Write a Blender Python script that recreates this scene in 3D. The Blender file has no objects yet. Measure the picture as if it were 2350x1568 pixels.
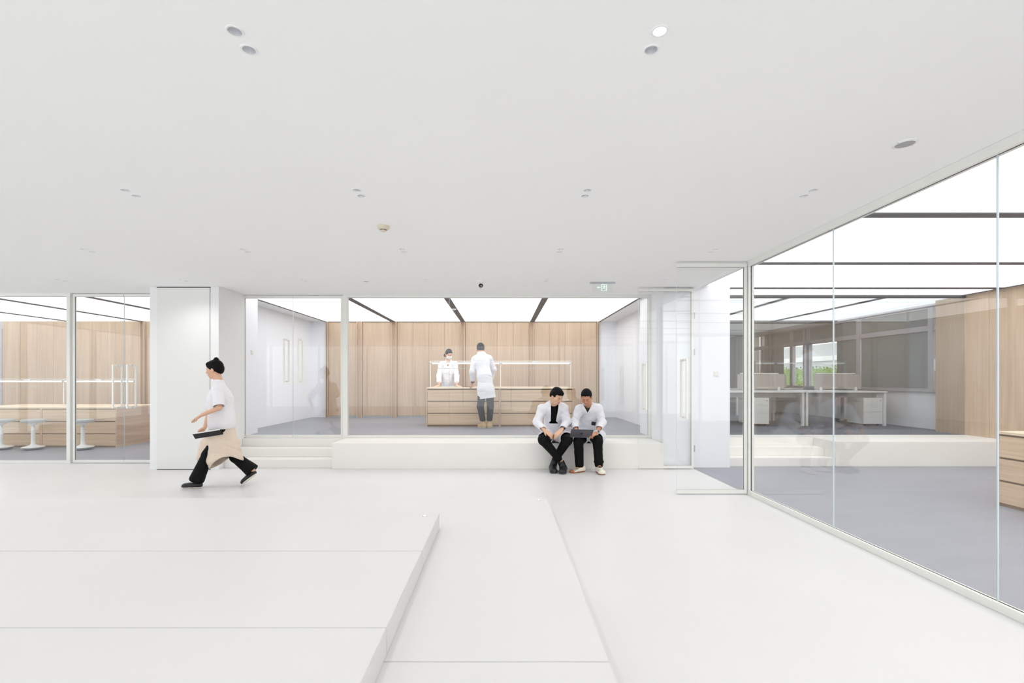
import bpy, bmesh, math, random
import numpy as np
from mathutils import Vector, Matrix
random.seed(7)
S = bpy.context.scene
COL = S.collection
PI = math.pi

# ---------------------------------------------------------------- camera, world, exposure
F = 1100.0; VX = 1151.0; VY = 870.0; EYE = 1.45
cd = bpy.data.cameras.new('camera'); cam = bpy.data.objects.new('camera', cd); COL.objects.link(cam)
cd.sensor_width = 36; cd.lens = 36*F/2350
cd.shift_x = (1175-VX)/2350; cd.shift_y = (VY-784)/2350
cd.clip_start = 0.05; cd.clip_end = 200
cam.location = (0, 0, EYE); cam.rotation_euler = (PI/2, 0, 0)
S.camera = cam
w = bpy.data.worlds.new('daylight'); S.world = w; w.use_nodes = True
w.node_tree.nodes['Background'].inputs[0].default_value = (0.93, 0.97, 1, 1)
w.node_tree.nodes['Background'].inputs[1].default_value = 1.45
S.view_settings.view_transform = 'Standard'; S.view_settings.look = 'None'
S.view_settings.gamma = 1; S.view_settings.use_curve_mapping = False
S.view_settings.exposure = 0.54
S.cycles.transparent_max_bounces = 32; S.cycles.max_bounces = 10; S.cycles.diffuse_bounces = 4
S.cycles.use_adaptive_sampling = True; S.cycles.adaptive_threshold = 0.035
S.cycles.glossy_bounces = 4; S.cycles.use_denoising = True
S.cycles.sample_clamp_indirect = 6
PANEL = 1.42          # luminous ceiling panels
DOWN = 15.0           # watts of one recessed downlight

def W(px, py, Y):     # a point of the place from a pixel of the photograph and its distance
    return Vector(((px-VX)*Y/F, Y, EYE-(py-VY)*Y/F))

# ---------------------------------------------------------------- materials
def lin(c):
    return tuple(((v/255)/12.92 if v/255 <= .04045 else ((v/255+.055)/1.055)**2.4) for v in c)+(1,)
def mat(name, rgb, rough=.5, metal=0, spec=.5, noise=None, bump=None, coat=0):
    m = bpy.data.materials.new(name); m.use_nodes = True
    nt = m.node_tree; b = nt.nodes['Principled BSDF']
    c = lin(rgb)
    b.inputs['Base Color'].default_value = c; b.inputs['Roughness'].default_value = rough
    b.inputs['Metallic'].default_value = metal; b.inputs['Specular IOR Level'].default_value = spec
    b.inputs['Coat Weight'].default_value = coat
    tc = nt.nodes.new('ShaderNodeTexCoord')
    if noise:
        sc, amt = noise[0], noise[1]
        mp = nt.nodes.new('ShaderNodeMapping'); mp.inputs['Scale'].default_value = sc if isinstance(sc, tuple) else (sc,)*3
        n = nt.nodes.new('ShaderNodeTexNoise'); n.inputs['Scale'].default_value = 1; n.inputs['Detail'].default_value = 5
        nt.links.new(tc.outputs['Object'], mp.inputs[0]); nt.links.new(mp.outputs[0], n.inputs['Vector'])
        r = nt.nodes.new('ShaderNodeValToRGB'); r.color_ramp.elements[0].position = .3; r.color_ramp.elements[1].position = .7
        r.color_ramp.elements[0].color = tuple(max(0, v*(1-amt)) for v in c[:3])+(1,)
        r.color_ramp.elements[1].color = tuple(min(1, v*(1+amt)) for v in c[:3])+(1,)
        nt.links.new(n.outputs[0], r.inputs[0]); nt.links.new(r.outputs[0], b.inputs['Base Color'])
    if bump:
        n2 = nt.nodes.new('ShaderNodeTexNoise'); n2.inputs['Scale'].default_value = bump[0]; n2.inputs['Detail'].default_value = 3
        bp = nt.nodes.new('ShaderNodeBump'); bp.inputs['Strength'].default_value = bump[1]; bp.inputs['Distance'].default_value = bump[2]
        nt.links.new(tc.outputs['Object'], n2.inputs['Vector'])
        nt.links.new(n2.outputs[0], bp.inputs['Height']); nt.links.new(bp.outputs[0], b.inputs['Normal'])
    return m
def wood(name, rgb, axis, dark=.80):     # pale oak veneer, grain along one axis
    m = bpy.data.materials.new(name); m.use_nodes = True; nt = m.node_tree; b = nt.nodes['Principled BSDF']
    b.inputs['Roughness'].default_value = .5; b.inputs['Specular IOR Level'].default_value = .3
    tc = nt.nodes.new('ShaderNodeTexCoord')
    def layer(across, along, detail, dist):
        mp = nt.nodes.new('ShaderNodeMapping'); s = [across]*3; s[axis] = along; mp.inputs['Scale'].default_value = s
        n = nt.nodes.new('ShaderNodeTexNoise'); n.inputs['Scale'].default_value = 1; n.inputs['Detail'].default_value = detail
        n.inputs['Distortion'].default_value = dist
        nt.links.new(tc.outputs['Object'], mp.inputs[0]); nt.links.new(mp.outputs[0], n.inputs['Vector']); return n
    a = layer(3.2, .35, 3, .4); g = layer(95, 1.6, 4, .2); k = layer(22, .8, 3, .6)
    mx = nt.nodes.new('ShaderNodeMath'); mx.operation = 'MULTIPLY_ADD'; mx.inputs[1].default_value = .40
    m2 = nt.nodes.new('ShaderNodeMath'); m2.operation = 'MULTIPLY_ADD'; m2.inputs[1].default_value = .30
    m3 = nt.nodes.new('ShaderNodeMath'); m3.operation = 'MULTIPLY'; m3.inputs[1].default_value = .40
    nt.links.new(a.outputs[0], m3.inputs[0])
    nt.links.new(g.outputs[0], m2.inputs[0]); nt.links.new(m3.outputs[0], m2.inputs[2])
    nt.links.new(k.outputs[0], mx.inputs[0]); nt.links.new(m2.outputs[0], mx.inputs[2])
    r = nt.nodes.new('ShaderNodeValToRGB'); e = r.color_ramp.elements; c = lin(rgb)
    e[0].position = .40; e[1].position = .68
    e[0].color = (c[0]*dark, c[1]*dark*.96, c[2]*dark*.9, 1); e[1].color = (min(1, c[0]*1.10), min(1, c[1]*1.10), min(1, c[2]*1.12), 1)
    nt.links.new(mx.outputs[0], r.inputs[0]); nt.links.new(r.outputs[0], b.inputs['Base Color'])
    return m
def emit(name, rgb, s):
    m = bpy.data.materials.new(name); m.use_nodes = True; nt = m.node_tree
    nt.nodes.remove(nt.nodes['Principled BSDF']); e = nt.nodes.new('ShaderNodeEmission')
    e.inputs[0].default_value = rgb+(1,); e.inputs[1].default_value = s
    nt.links.new(e.outputs[0], nt.nodes['Material Output'].inputs[0]); return m
def glass(name, tint, k=1.0):
    m = bpy.data.materials.new(name); m.use_nodes = True; nt = m.node_tree; N = nt.nodes.new; L = nt.links.new
    nt.nodes.remove(nt.nodes['Principled BSDF'])
    geo = N('ShaderNodeNewGeometry'); mr = N('ShaderNodeMapRange')
    mr.inputs['To Min'].default_value = 1.5; mr.inputs['To Max'].default_value = 1/1.5
    L(geo.outputs['Backfacing'], mr.inputs['Value'])
    fr = N('ShaderNodeFresnel'); L(mr.outputs[0], fr.inputs['IOR'])
    mm = N('ShaderNodeMath'); mm.operation = 'MULTIPLY'; mm.inputs[1].default_value = k; mm.use_clamp = True; L(fr.outputs[0], mm.inputs[0])
    t = N('ShaderNodeBsdfTransparent'); t.inputs[0].default_value = tint+(1,)
    g = N('ShaderNodeBsdfGlossy'); g.inputs['Roughness'].default_value = 0.0; g.inputs[0].default_value = (1, 1, 1, 1)
    x = N('ShaderNodeMixShader'); L(mm.outputs[0], x.inputs[0]); L(t.outputs[0], x.inputs[1]); L(g.outputs[0], x.inputs[2])
    L(x.outputs[0], nt.nodes['Material Output'].inputs[0]); return m

M = {}
M['ceil'] = mat('white_ceiling_paint', (250, 250, 249), .9, spec=.1, noise=(.5, .012))
M['wall'] = mat('white_wall_paint', (240, 240, 240), .8, spec=.15, noise=(.8, .01))
M['coolwall'] = mat('cool_white_wall_paint', (241, 242, 246), .8, spec=.15, noise=(.8, .01))
M['colpanel'] = mat('grey_white_panel_paint', (235, 235, 233), .7, spec=.2, noise=(.7, .01))
M['epoxy'] = mat('white_epoxy_floor', (222, 221, 221), .32, spec=.25, noise=(1.3, .012), bump=(40, .05, .002))
M['slab'] = mat('white_slab_surface', (222, 221, 221), .4, spec=.2, noise=(1.1, .01))
M['bench'] = mat('white_bench_coating', (240, 238, 233), .45, spec=.25, noise=(1.5, .012))
M['vinyl'] = mat('grey_vinyl_floor', (150, 152, 162), .42, spec=.35, noise=((1.2, 5, 1), .05), bump=(260, .15, .001))
M['carpet'] = mat('dark_grey_carpet', (112, 114, 124), .9, spec=.1, noise=(40, .12))
M['frame'] = mat('off_white_powder_coated_frame', (236, 236, 231), .4, spec=.3, noise=(2, .008))
M['handle'] = mat('cream_white_handle_paint', (246, 245, 238), .35, spec=.4, noise=(3, .008))
M['oakgap'] = mat('oak_seam_shadow', (150, 124, 100), .8, noise=(5, .05))
M['gap'] = mat('dark_shadow_gap', (62, 56, 50), .8, noise=(5, .05))
M['beam'] = mat('dark_ceiling_channel', (78, 74, 78), .6, noise=(3, .06))
M['oakwall'] = wood('pale_oak_wall_veneer', (200, 176, 151), 2, .88)
M['oakx'] = wood('pale_oak_drawer_veneer', (218, 192, 162), 0, .84)
M['oaktop'] = wood('pale_oak_worktop_veneer', (232, 212, 186), 0, .9)
M['oakend'] = wood('pale_oak_end_panel', (212, 183, 158), 1, .84)
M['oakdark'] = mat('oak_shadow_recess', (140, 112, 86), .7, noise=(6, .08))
M['steel'] = mat('brushed_steel', (190, 192, 195), .28, metal=1, noise=(12, .04))
M['chrome'] = mat('faceted_chrome_reflector', (238, 239, 243), .35, metal=.6, noise=(60, .08))
M['plastic'] = mat('white_plastic', (240, 240, 238), .35, noise=(4, .008))
M['greyplastic'] = mat('light_grey_plastic', (176, 179, 178), .45, noise=(8, .03))
M['beige'] = mat('aged_beige_plastic', (222, 212, 190), .5, noise=(20, .03))
M['blackp'] = mat('black_plastic', (22, 21, 22), .3, noise=(20, .05))
M['mesh'] = mat('grey_speaker_mesh', (176, 174, 174), .8, noise=(300, .1))
M['glass'] = glass('clear_glass', (.985, .99, .988))
M['officeglass'] = glass('office_partition_glass', (.95, .965, .97), 1.0)
M['edge'] = mat('blue_green_glass_edge', (218, 228, 233), .2, spec=.6, noise=(3, .03))
M['lum'] = emit('luminous_ceiling_membrane', (1.0, 1.0, 1.0), PANEL)
M['lumdim'] = emit('dimmed_office_ceiling_membrane', (.95, .97, 1.0), .72)
M['lumleft'] = emit('left_room_ceiling_membrane', (1.0, 1.0, 1.0), 1.1)
M['tube'] = emit('lit_lamp_tube', (1.0, 1.0, 1.0), 1.2)
M['bulb'] = emit('lit_bulb', (1.0, 1.0, 1.0), 9)
M['alu'] = mat('taupe_aluminium_window_frame', (182, 176, 180), .45, spec=.4, noise=(5, .03))
M['blind'] = mat('grey_roller_blind', (150, 152, 146), .85, noise=((2, 2, 90), .05))
_b = M['blind'].node_tree; _p = _b.nodes['Principled BSDF']; _t = _b.nodes.new('ShaderNodeBsdfTranslucent'); _t.inputs[0].default_value = (.36, .42, .45, 1)
_x = _b.nodes.new('ShaderNodeMixShader'); _x.inputs[0].default_value = .35
_b.links.new(_p.outputs[0], _x.inputs[1]); _b.links.new(_t.outputs[0], _x.inputs[2]); _b.links.new(_x.outputs[0], _b.nodes['Material Output'].inputs[0])
M['fabric'] = mat('taupe_screen_fabric', (178, 170, 164), .9, noise=(180, .06))
M['taupe'] = mat('taupe_curtain_cloth', (150, 142, 134), .9, noise=((14, 14, .3), .12))
M['brown'] = mat('brown_door_frame', (104, 82, 72), .6, noise=(8, .06))
M['desk'] = mat('white_desk_laminate', (238, 237, 234), .4, noise=(4, .008))
M['green'] = emit('exit_sign_green', (.66, .95, .80), .85)
M['acrylic'] = glass('exit_sign_acrylic', (.97, .985, .975), .6)
M['leaf'] = mat('hedge_leaves', (128, 158, 78), .7, noise=(18, .45))
M['render'] = mat('pale_rendered_facade', (200, 202, 204), .8, noise=(.8, .08))
M['paver'] = mat('grey_outdoor_paving', (170, 168, 160), .9, noise=(2, .08))

# ---------------------------------------------------------------- mesh helpers
class MB:
    def __init__(s): s.v = []; s.f = []; s.m = []
    def _add(s, vs, fs, mi=0):
        n = len(s.v); s.v += [tuple(v) for v in vs]; s.f += [tuple(i+n for i in f) for f in fs]; s.m += [mi]*len(fs); return s
    def box(s, x0, x1, y0, y1, z0, z1, mi=0, T=None):
        vs = [Vector((x, y, z)) for z in (z0, z1) for y in (y0, y1) for x in (x0, x1)]
        if T is not None: vs = [T @ v for v in vs]
        return s._add(vs, [(0, 2, 3, 1), (4, 5, 7, 6), (0, 1, 5, 4), (2, 6, 7, 3), (0, 4, 6, 2), (1, 3, 7, 5)], mi)
    def pane(s, x0, x1, y0, y1, z0, z1):     # glass box: large faces slot 0, edges slot 1
        s.box(x0, x1, y0, y1, z0, z1)
        d = (x1-x0, y1-y0, z1-z0); thin = d.index(min(d)); big = {0: (4, 5), 1: (2, 3), 2: (0, 1)}[thin]
        for i in range(6): s.m[len(s.m)-6+i] = 0 if i in big else 1
        return s
    def tube(s, a, b, r0, r1=None, n=16, cap=True, mi=0):
        a = Vector(a); b = Vector(b); r1 = r0 if r1 is None else r1; d = (b-a).normalized()
        u = d.orthogonal().normalized(); v = d.cross(u); vs = []
        for p, r in ((a, r0), (b, r1)):
            vs += [p+(u*math.cos(2*PI*k/n)+v*math.sin(2*PI*k/n))*r for k in range(n)]
        fs = [(k, (k+1) % n, n+(k+1) % n, n+k) for k in range(n)]
        if cap: fs += [tuple(range(n))[::-1], tuple(range(n, 2*n))]
        return s._add(vs, fs, mi)
    def lathe(s, prof, c=(0, 0, 0), n=32, mi=0, close=False):   # profile of (radius, z)
        c = Vector(c); vs = []; fs = []
        for r, z in prof: vs += [c+Vector((r*math.cos(2*PI*k/n), r*math.sin(2*PI*k/n), z)) for k in range(n)]
        for j in range(len(prof)-1):
            for k in range(n): fs.append((j*n+k, j*n+(k+1) % n, (j+1)*n+(k+1) % n, (j+1)*n+k))
        if close: fs += [tuple(range(n))[::-1], tuple((len(prof)-1)*n+k for k in range(n))]
        return s._add(vs, fs, mi)
    def prism(s, poly, d, mi=0):            # polygon points (3D) pushed along vector d
        n = len(poly); d = Vector(d); vs = [Vector(p) for p in poly]+[Vector(p)+d for p in poly]
        fs = [tuple(range(n))[::-1], tuple(range(n, 2*n))]+[(k, (k+1) % n, n+(k+1) % n, n+k) for k in range(n)]
        return s._add(vs, fs, mi)
    def build(s, name, mats, parent=None, smooth=False, bevel=0, seg=2):
        me = bpy.data.meshes.new(name); me.from_pydata(s.v, [], s.f)
        for m_ in (mats if isinstance(mats, (list, tuple)) else [mats]): me.materials.append(m_)
        me.polygons.foreach_set('material_index', s.m)
        bm = bmesh.new(); bm.from_mesh(me)
        bmesh.ops.recalc_face_normals(bm, faces=bm.faces)
        if bevel: bmesh.ops.bevel(bm, geom=list(bm.edges), offset=bevel, segments=seg, affect='EDGES', clamp_overlap=True)
        bm.to_mesh(me); bm.free()
        if smooth:
            me.polygons.foreach_set('use_smooth', [True]*len(me.polygons))
            if smooth != 'all':
                me.set_sharp_from_angle(angle=math.radians(38))
        o = bpy.data.objects.new(name, me); COL.objects.link(o)
        if parent is not None: o.parent = parent
        return o
def box(*a): return MB().box(*a)

def tag(o, label, cat, group=None, kind=None):
    o['label'] = label; o['category'] = cat
    if group: o['group'] = group
    if kind: o['kind'] = kind
    return o
def empty(name, loc=(0, 0, 0), rz=0):
    o = bpy.data.objects.new(name, None); COL.objects.link(o); o.location = loc; o.rotation_euler = (0, 0, rz); o.empty_display_size = .1; return o
def struct(name, mb, m, label, cat, parent=None, **k):
    o = mb.build(name, m, parent, **k)
    return tag(o, label, cat, kind='structure')
def sroot(name, label, cat, loc=(0, 0, 0)): return tag(empty(name, loc), label, cat, kind='structure')
def copy_tree(o, parent=None):
    c = o.copy(); COL.objects.link(c)
    if parent is not None: c.parent = parent
    for ch in list(o.children): copy_tree(ch, c)
    return c
# ---------------------------------------------------------------- the setting
CZ = 2.925; PZ = 0.413; LZ = 3.0; BY = 12.96
# lobby ceiling with round holes for the downlights
cols = [-6.57, -4.75, -2.94, -1.13, .67, 2.43]; rows = [2.03, 3.74, 5.44, 7.1]
spots = []
for r, y in enumerate(rows):
    for c, x in enumerate(cols):
        if r == 0 and c not in (2, 3, 4): continue
        if r == 1 and c not in (1, 2, 3, 4, 5): continue
        for k in (0, 1): spots.append((x, y+.115*k, r, c, k))
hidden_spots = [(x, y) for y in (.33, -1.4, -2.8) for x in (-6.57, -4.75, -2.94, -1.13, .67, 2.43)]+[(-8.4, 2.03), (-8.4, 3.74), (-8.4, 5.44), (-6.57, 2.03), (-6.57, 3.74), (-4.75, 2.03), (-8.4, 7.1), (2.43, 2.03)]
def ceiling_with_holes():
    me = box(-12.2, 3.1, -4.2, 8.6, CZ, CZ+.3).build('ceiling', M['ceil'])
    cut = MB()
    for x, y, *_ in spots: cut.tube((x, y, CZ-.02), (x, y, CZ+.062), .0285, n=24)
    co = cut.build('cutter', M['ceil'])
    mod = me.modifiers.new('holes', 'BOOLEAN'); mod.operation = 'DIFFERENCE'; mod.object = co; mod.solver = 'EXACT'
    dg = bpy.context.evaluated_depsgraph_get(); new = bpy.data.meshes.new_from_object(me.evaluated_get(dg))
    me.modifiers.clear(); me.data = new; bpy.data.objects.remove(co)
    return me
tag(ceiling_with_holes(), 'flat white plaster ceiling over the open lobby', 'ceiling', kind='structure')
struct('floor', box(-12.2, 3.1, -4.2, 8.6, -.2, 0), M['epoxy'], 'seamless white floor of the open lobby', 'floor')
struct('floor_right', box(3.1, 8.9, -4.2, 9.0, -.2, 0), M['vinyl'], 'grey vinyl floor of the glazed room on the right', 'floor')
struct('floor_left', box(-14.5, -5.4, 8.36, 13.2, -.2, .002), M['vinyl'], 'grey vinyl floor of the glazed room on the left with the stools', 'floor')
fm = box(-5.4, 3.2, 8.50, 13.2, -.2, PZ-.001)
struct('floor_middle', fm, M['vinyl'], 'raised grey vinyl floor of the middle glazed room', 'floor')
struct('floor_office', box(3.74, 9.1, 8.9, 17.2, -.2, PZ-.001), M['carpet'], 'raised dark grey floor of the desk office', 'floor')

# white slabs stepping up in the foreground
g = .0016
def slab_pieces(x1, z0, z1, cuts, x0=-11.9):
    b = MB()
    for a, c in zip(cuts[1:], cuts[:-1]): b.box(x0, x1, a+g, c-g, z0, z1)
    b.box(x0+.01, x1-.01, cuts[-1]+.01, cuts[0]-.01, z0, z1-.012)
    return b
struct('floor_step', slab_pieces(.50, 0, .14, [5.28, 2.22, .7, -1.0, -3.9]), M['slab'], 'wide low white platform step crossing the lobby foreground', 'step', bevel=.003)
struct('floor_step_upper', slab_pieces(-.545, .141, .27, [4.21, 3.286, 2.273, 1.2, .1, -1.2, -3.9]), M['slab'], 'upper white platform step with a shadowed right edge', 'step', bevel=.003)

# outer shell
lwall = MB().box(-12.4, -12.2, -4.4, 8.3, 0, .05).box(-12.4, -12.2, -4.4, 8.3, 2.9, 3.2)
for y in np.arange(-4.2, 8.4, 2.1): lwall.box(-12.4, -12.2, y-.015, y+.015, .05, 2.9)
struct('wall_left_open', lwall, M['wall'], 'unseen white end wall left of the view, with openings added to let in daylight', 'wall')  # out of view; openings added to bring daylight into the lobby
bw = MB()
bw.box(-12.4, 9.0, -4.4, -4.2, 0, .02); bw.box(-12.4, 9.0, -4.4, -4.2, 2.9, 3.3)
for x in np.arange(-12.3, 9.1, 2.12): bw.box(x-.015, x+.015, -4.4, -4.2, .02, 2.9)
struct('wall_rear_open', bw, M['wall'], 'unseen white frame behind the viewer, opened floor to ceiling to let in daylight', 'wall')  # unseen side, left open as fill daylight from behind the camera
struct('roof_slab', MB().box(-14.6, 9.2, -4.4, 17.4, 3.25, 3.4), M['wall'], 'unseen slab over all the rooms, added to block daylight from above', 'roof')  # unseen cover added to keep sky light out of the rooms

# left room
LB = 12.9
struct('wall_left_room_side', box(-14.7, -14.5, 8.2, 13.1, 0, 3.25), M['wall'], 'far left white wall of the left glazed room', 'wall')
def oak_wall(name, x0, x1, y, z0, z1, seams, pils, label, skirt=0):
    b = MB(); xs = sorted([x0, x1]+list(seams)+[p for q in pils for p in q])
    inside = lambda c: any(a < c < d for a, d in pils)
    for a, c in zip(xs[:-1], xs[1:]):
        if c-a < .012: continue
        mid = (a+c)/2
        if inside(mid):      # pilaster: two slim strips and a recess
            wd = c-a; e = min(.028, wd*.3)
            b.box(a+.006, a+e, y-.07, y, z0, z1); b.box(c-e, c-.006, y-.07, y, z0, z1)
            b.box(a+e, c-e, y-.03, y+.02, z0, z1)
        else: b.box(a+.0025, c-.0025, y-.012, y+.01, z0+skirt, z1)
    b.box(x0, x1, y+.02, y+.12, z0, z1, 1)
    if skirt: b.box(x0, x1, y-.004, y+.02, z0, z0+skirt, 2)
    return struct(name, b, [M['oakwall'], M['oakgap'], M['greyplastic']], label, 'wall', bevel=0)
def xs_at(pxs, Y): return [(p-VX)*Y/F for p in pxs]
sl = xs_at([11, 48, 86, 123.5, 168, 212, 248, 286], LB)
oak_wall('wall_left_room_back', -13.42, -5.4, LB, 0, LZ, sl+[-8.9, -8.4, -7.9, -7.0, -6.4], [tuple(xs_at([324, 336], LB)), (-7.5, -7.36)], 'pale oak panelled back wall of the left room behind the island')
lw = MB().box(-14.5, -13.42, LB, LB+.1, 0, .5).box(-14.5, -13.42, LB, LB+.1, 2.8, 3.2).box(-13.5, -13.42, LB-.03, LB+.1, .5, 2.8)
struct('wall_left_room_corner', lw, M['alu'], 'dark grey window surround at the far left edge', 'wall')
tag(MB().pane(-14.5, -13.5, LB+.02, LB+.03, .5, 2.8).build('window_7', [M['glass'], M['edge']]), 'narrow outer window at the far left edge of the left room', 'window', kind='structure')

# middle room shell
struct('wall_middle_left', MB().box(-5.4, -5.15, 9.24, 12.96, 0, 3.25).box(-5.4, -4.74, 12.96, 13.1, 0, 3.25), M['coolwall'], 'white left side wall of the middle room', 'wall')
struct('wall_middle_pier', box(-5.4, -4.70, 8.42, 9.24, 0, 3.25), M['coolwall'], 'white pier just inside the middle glass doors with a switch', 'wall')
cm = MB().box(-5.62, -4.52, 7.66, 8.42, 0, CZ-.001)
cm.box(-5.50, -4.66, 7.650, 7.662, .012, CZ-.02, 1)
cm.box(-5.505, -4.65, 7.652, 7.664, 0, .012, 2); cm.box(-5.505, -4.65, 7.652, 7.664, CZ-.02, CZ-.008, 2)
for xq in (-5.503, -4.6575): cm.box(xq-.0015, xq+.0015, 7.6575, 7.664, .013, CZ-.021, 2)
struct('wall_column', cm, [M['wall'], M['colpanel'], M['gap']], 'wide white column with a flush access panel behind the walking person', 'column')
oak_seams = xs_at([947.7, 984.3, 1020.7, 1104, 1141, 1177.6, 1261, 1296.6, 1333], BY)
oak_pil = [tuple(xs_at(p, BY)) for p in ((748, 755), (819.5, 832), (899, 911.7), (1057, 1068), (1214, 1225), (1369, 1375))]
oak_wall('wall_middle_back', -4.74, 2.64, BY, PZ, LZ, oak_seams, oak_pil, 'pale oak panelled back wall of the middle room behind the standing people', .045)
struct('wall_middle_right', MB().box(3.1, 3.74, 8.60, 17.2, 0, 3.25).box(2.64, 3.1, 12.96, 13.1, 0, 3.25), M['coolwall'], 'white right side wall of the middle room', 'wall')
struct('wall_middle_pier_right', MB().box(2.68, 3.74, 8.42, 9.27, 0, 3.25).box(2.62, 3.1, 7.76, 8.42, 0, CZ-.001).box(3.1, 3.74, 7.85, 8.42, 0, 3.25), M['coolwall'], 'white wall block beside the open glass doors with a socket', 'wall')
struct('ceiling_middle', MB().box(-5.4, -4.74, 8.5, BY, LZ, 3.25).box(2.64, 3.1, 8.5, BY, LZ, 3.25).box(-4.74, 2.64, 8.5, 8.62, LZ, 3.25).box(-5.4, 3.1, 8.3, 8.5, 2.94, 3.25), M['ceil'], 'white ceiling strips around the luminous ceiling of the middle room', 'ceiling')

# luminous ceilings: panels and dark channels
def panels(xr, yr, z, m, where):
    o = None
    for i, (a, b_) in enumerate(xr):
        for j, (c, d) in enumerate(yr):
            o = box(a, b_, c, d, z, z+.04).build('luminous_ceiling_panel', m)
            names = ['leftmost', 'second from the left', 'second from the right', 'rightmost'] if len(xr) == 4 else ['first', 'second', 'third', 'fourth', 'fifth']
            if len(xr) > 1: which = names[i]+' of the panels running away from the viewer'
            else: which = yn[j]
            tag(o, f'{"dimmed" if m is M["lumdim"] else "glowing"} white ceiling panel of the {where}, {which}', 'ceiling light', f'luminous ceiling panels of the {where}')
def beams(name, bs, label, xr=None, yr=None, z=LZ):
    for i, q in enumerate(bs):
        b = MB()
        if yr: b.box(q-.06, q+.06, yr[0], yr[1], z-.012, z+.05)
        else: b.box(xr[0], xr[1], q-.06, q+.06, z-.012, z+.05)
        struct(f'{name}_{i+1}', b, M['beam'], label.format(['first', 'second', 'third', 'fourth', 'fifth', 'sixth', 'seventh', 'eighth'][i]), 'ceiling channel')
mb_ = [-2.925, -1.04, .83]
panels([(-4.72, -2.985), (-2.865, -1.10), (-.98, .77), (.89, 2.62)], [(8.64, BY)], LZ, M['lum'], 'middle room')
beams('trim_middle_ceiling', mb_, '{} dark channel from the left between luminous panels of the middle room', yr=(8.62, BY))
struct('trim_middle_ceiling_edge', MB().box(-4.76, -4.72, 8.62, BY, LZ-.012, LZ+.05).box(2.62, 2.66, 8.62, BY, LZ-.012, LZ+.05).box(-4.76, 2.66, BY-.03, BY, LZ-.012, LZ+.05), M['beam'], 'thin dark border round the luminous ceiling of the middle room', 'ceiling channel')
yn = ['']*9
lb_ = [-11.6, -9.68, -7.78, -5.9]
for i, (a, b_) in enumerate([(-14.5, -11.66), (-11.54, -9.74), (-9.62, -7.84), (-7.72, -5.96), (-5.84, -5.4)]):
    o = box(a, b_, 8.5, LB, LZ, LZ+.04).build('luminous_ceiling_panel', M['lumleft'])
    tag(o, f'glowing white ceiling panel of the left room, {["outermost left", "second", "third", "fourth", "narrow last"][i]} counted from the left', 'ceiling light', 'luminous ceiling panels of the left room')
beams('trim_left_ceiling', lb_, '{} dark channel from the left between luminous panels of the left room', yr=(8.5, LB))
struct('ceiling_left', MB().box(-14.5, -5.4, 8.3, 8.5, 2.94, 3.25), M['ceil'], 'white ceiling edge above the left glass wall', 'ceiling')
rb = [8.16, 6.41, 4.52, 2.63, .75, -1.1]
ry = [(8.22, 8.84), (6.47, 8.10), (4.58, 6.35), (2.69, 4.46), (.81, 2.57), (-1.04, .69), (-4.1, -1.16)]
yn = ['farthest and narrowest', 'second from the far end', 'third from the far end', 'fourth from the far end', 'fifth from the far end', 'sixth from the far end', 'nearest']
panels([(3.36, 8.5)], ry, LZ, M['lum'], 'right room')
beams('trim_right_ceiling', rb, '{} dark channel from the far end across the right room ceiling', xr=(3.34, 8.52))
struct('trim_right_ceiling_edge', MB().box(3.28, 3.36, -4.2, 8.84, LZ-.012, LZ+.05).box(8.5, 8.54, -4.2, 8.84, LZ-.012, LZ+.05).box(3.3, 8.54, 8.84, 8.88, LZ-.03, LZ+.05), M['beam'], 'dark border round the luminous ceiling of the right room', 'ceiling channel')
struct('ceiling_right', MB().box(3.1, 3.28, -4.2, 8.9, LZ, 3.25).box(8.54, 9.1, -4.2, 8.9, LZ, 3.25), M['ceil'], 'white ceiling strips beside the luminous ceiling of the right room', 'ceiling')
# right room oak wall and stepped bench
ow = MB()
for k in range(13): ow.box(8.6, 8.62, 9.5-(k+1)*1.05+.002, 9.5-k*1.05-.002, 0, LZ)
ow.box(8.615, 8.8, -4.2, 9.5, 0, 3.2, 1)
struct('wall_right', ow, [M['oakwall'], M['gap']], 'pale oak wall along the right side of the right room', 'wall')
struct('bench_office', MB().box(5.53, 8.6, 7.93, 8.9, 0, PZ), M['bench'], 'long white built-in ledge below the desk office in the right room', 'bench', bevel=.004)
struct('step_office', MB().box(3.74, 5.53, 7.95, 8.9, 0, .138).box(3.74, 5.53, 8.22, 8.9, .138, .276).box(3.74, 5.53, 8.5, 8.9, .276, PZ), M['bench'], 'white steps up to the desk office beside the long white ledge', 'steps', bevel=.003)
# lobby bench and steps
struct('bench_lobby', MB().box(-2.73, 2.61, 7.71, 8.40, 0, PZ), M['bench'], 'long white built-in lobby bench the two men sit on', 'bench', bevel=.004)
st = MB().box(-4.52, -2.735, 7.81, 8.40, 0, .138).box(-4.52, -2.735, 8.08, 8.40, .138, .276).box(-4.52, -2.735, 8.36, 8.52, .276, PZ)
struct('step_lobby', st, M['bench'], 'white steps up to the middle glass doors left of the long bench', 'steps', bevel=.003)
struct('floor_sill', MB().box(-2.735, 2.68, 8.40, 8.52, 0, PZ), M['bench'], 'white sill under the middle glass wall', 'sill')

# ---------------------------------------------------------------- glazing
def gl(name, panes, parent):
    for p in panes: MB().pane(*p).build(name, [M['glass'], M['edge']], parent)
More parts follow.
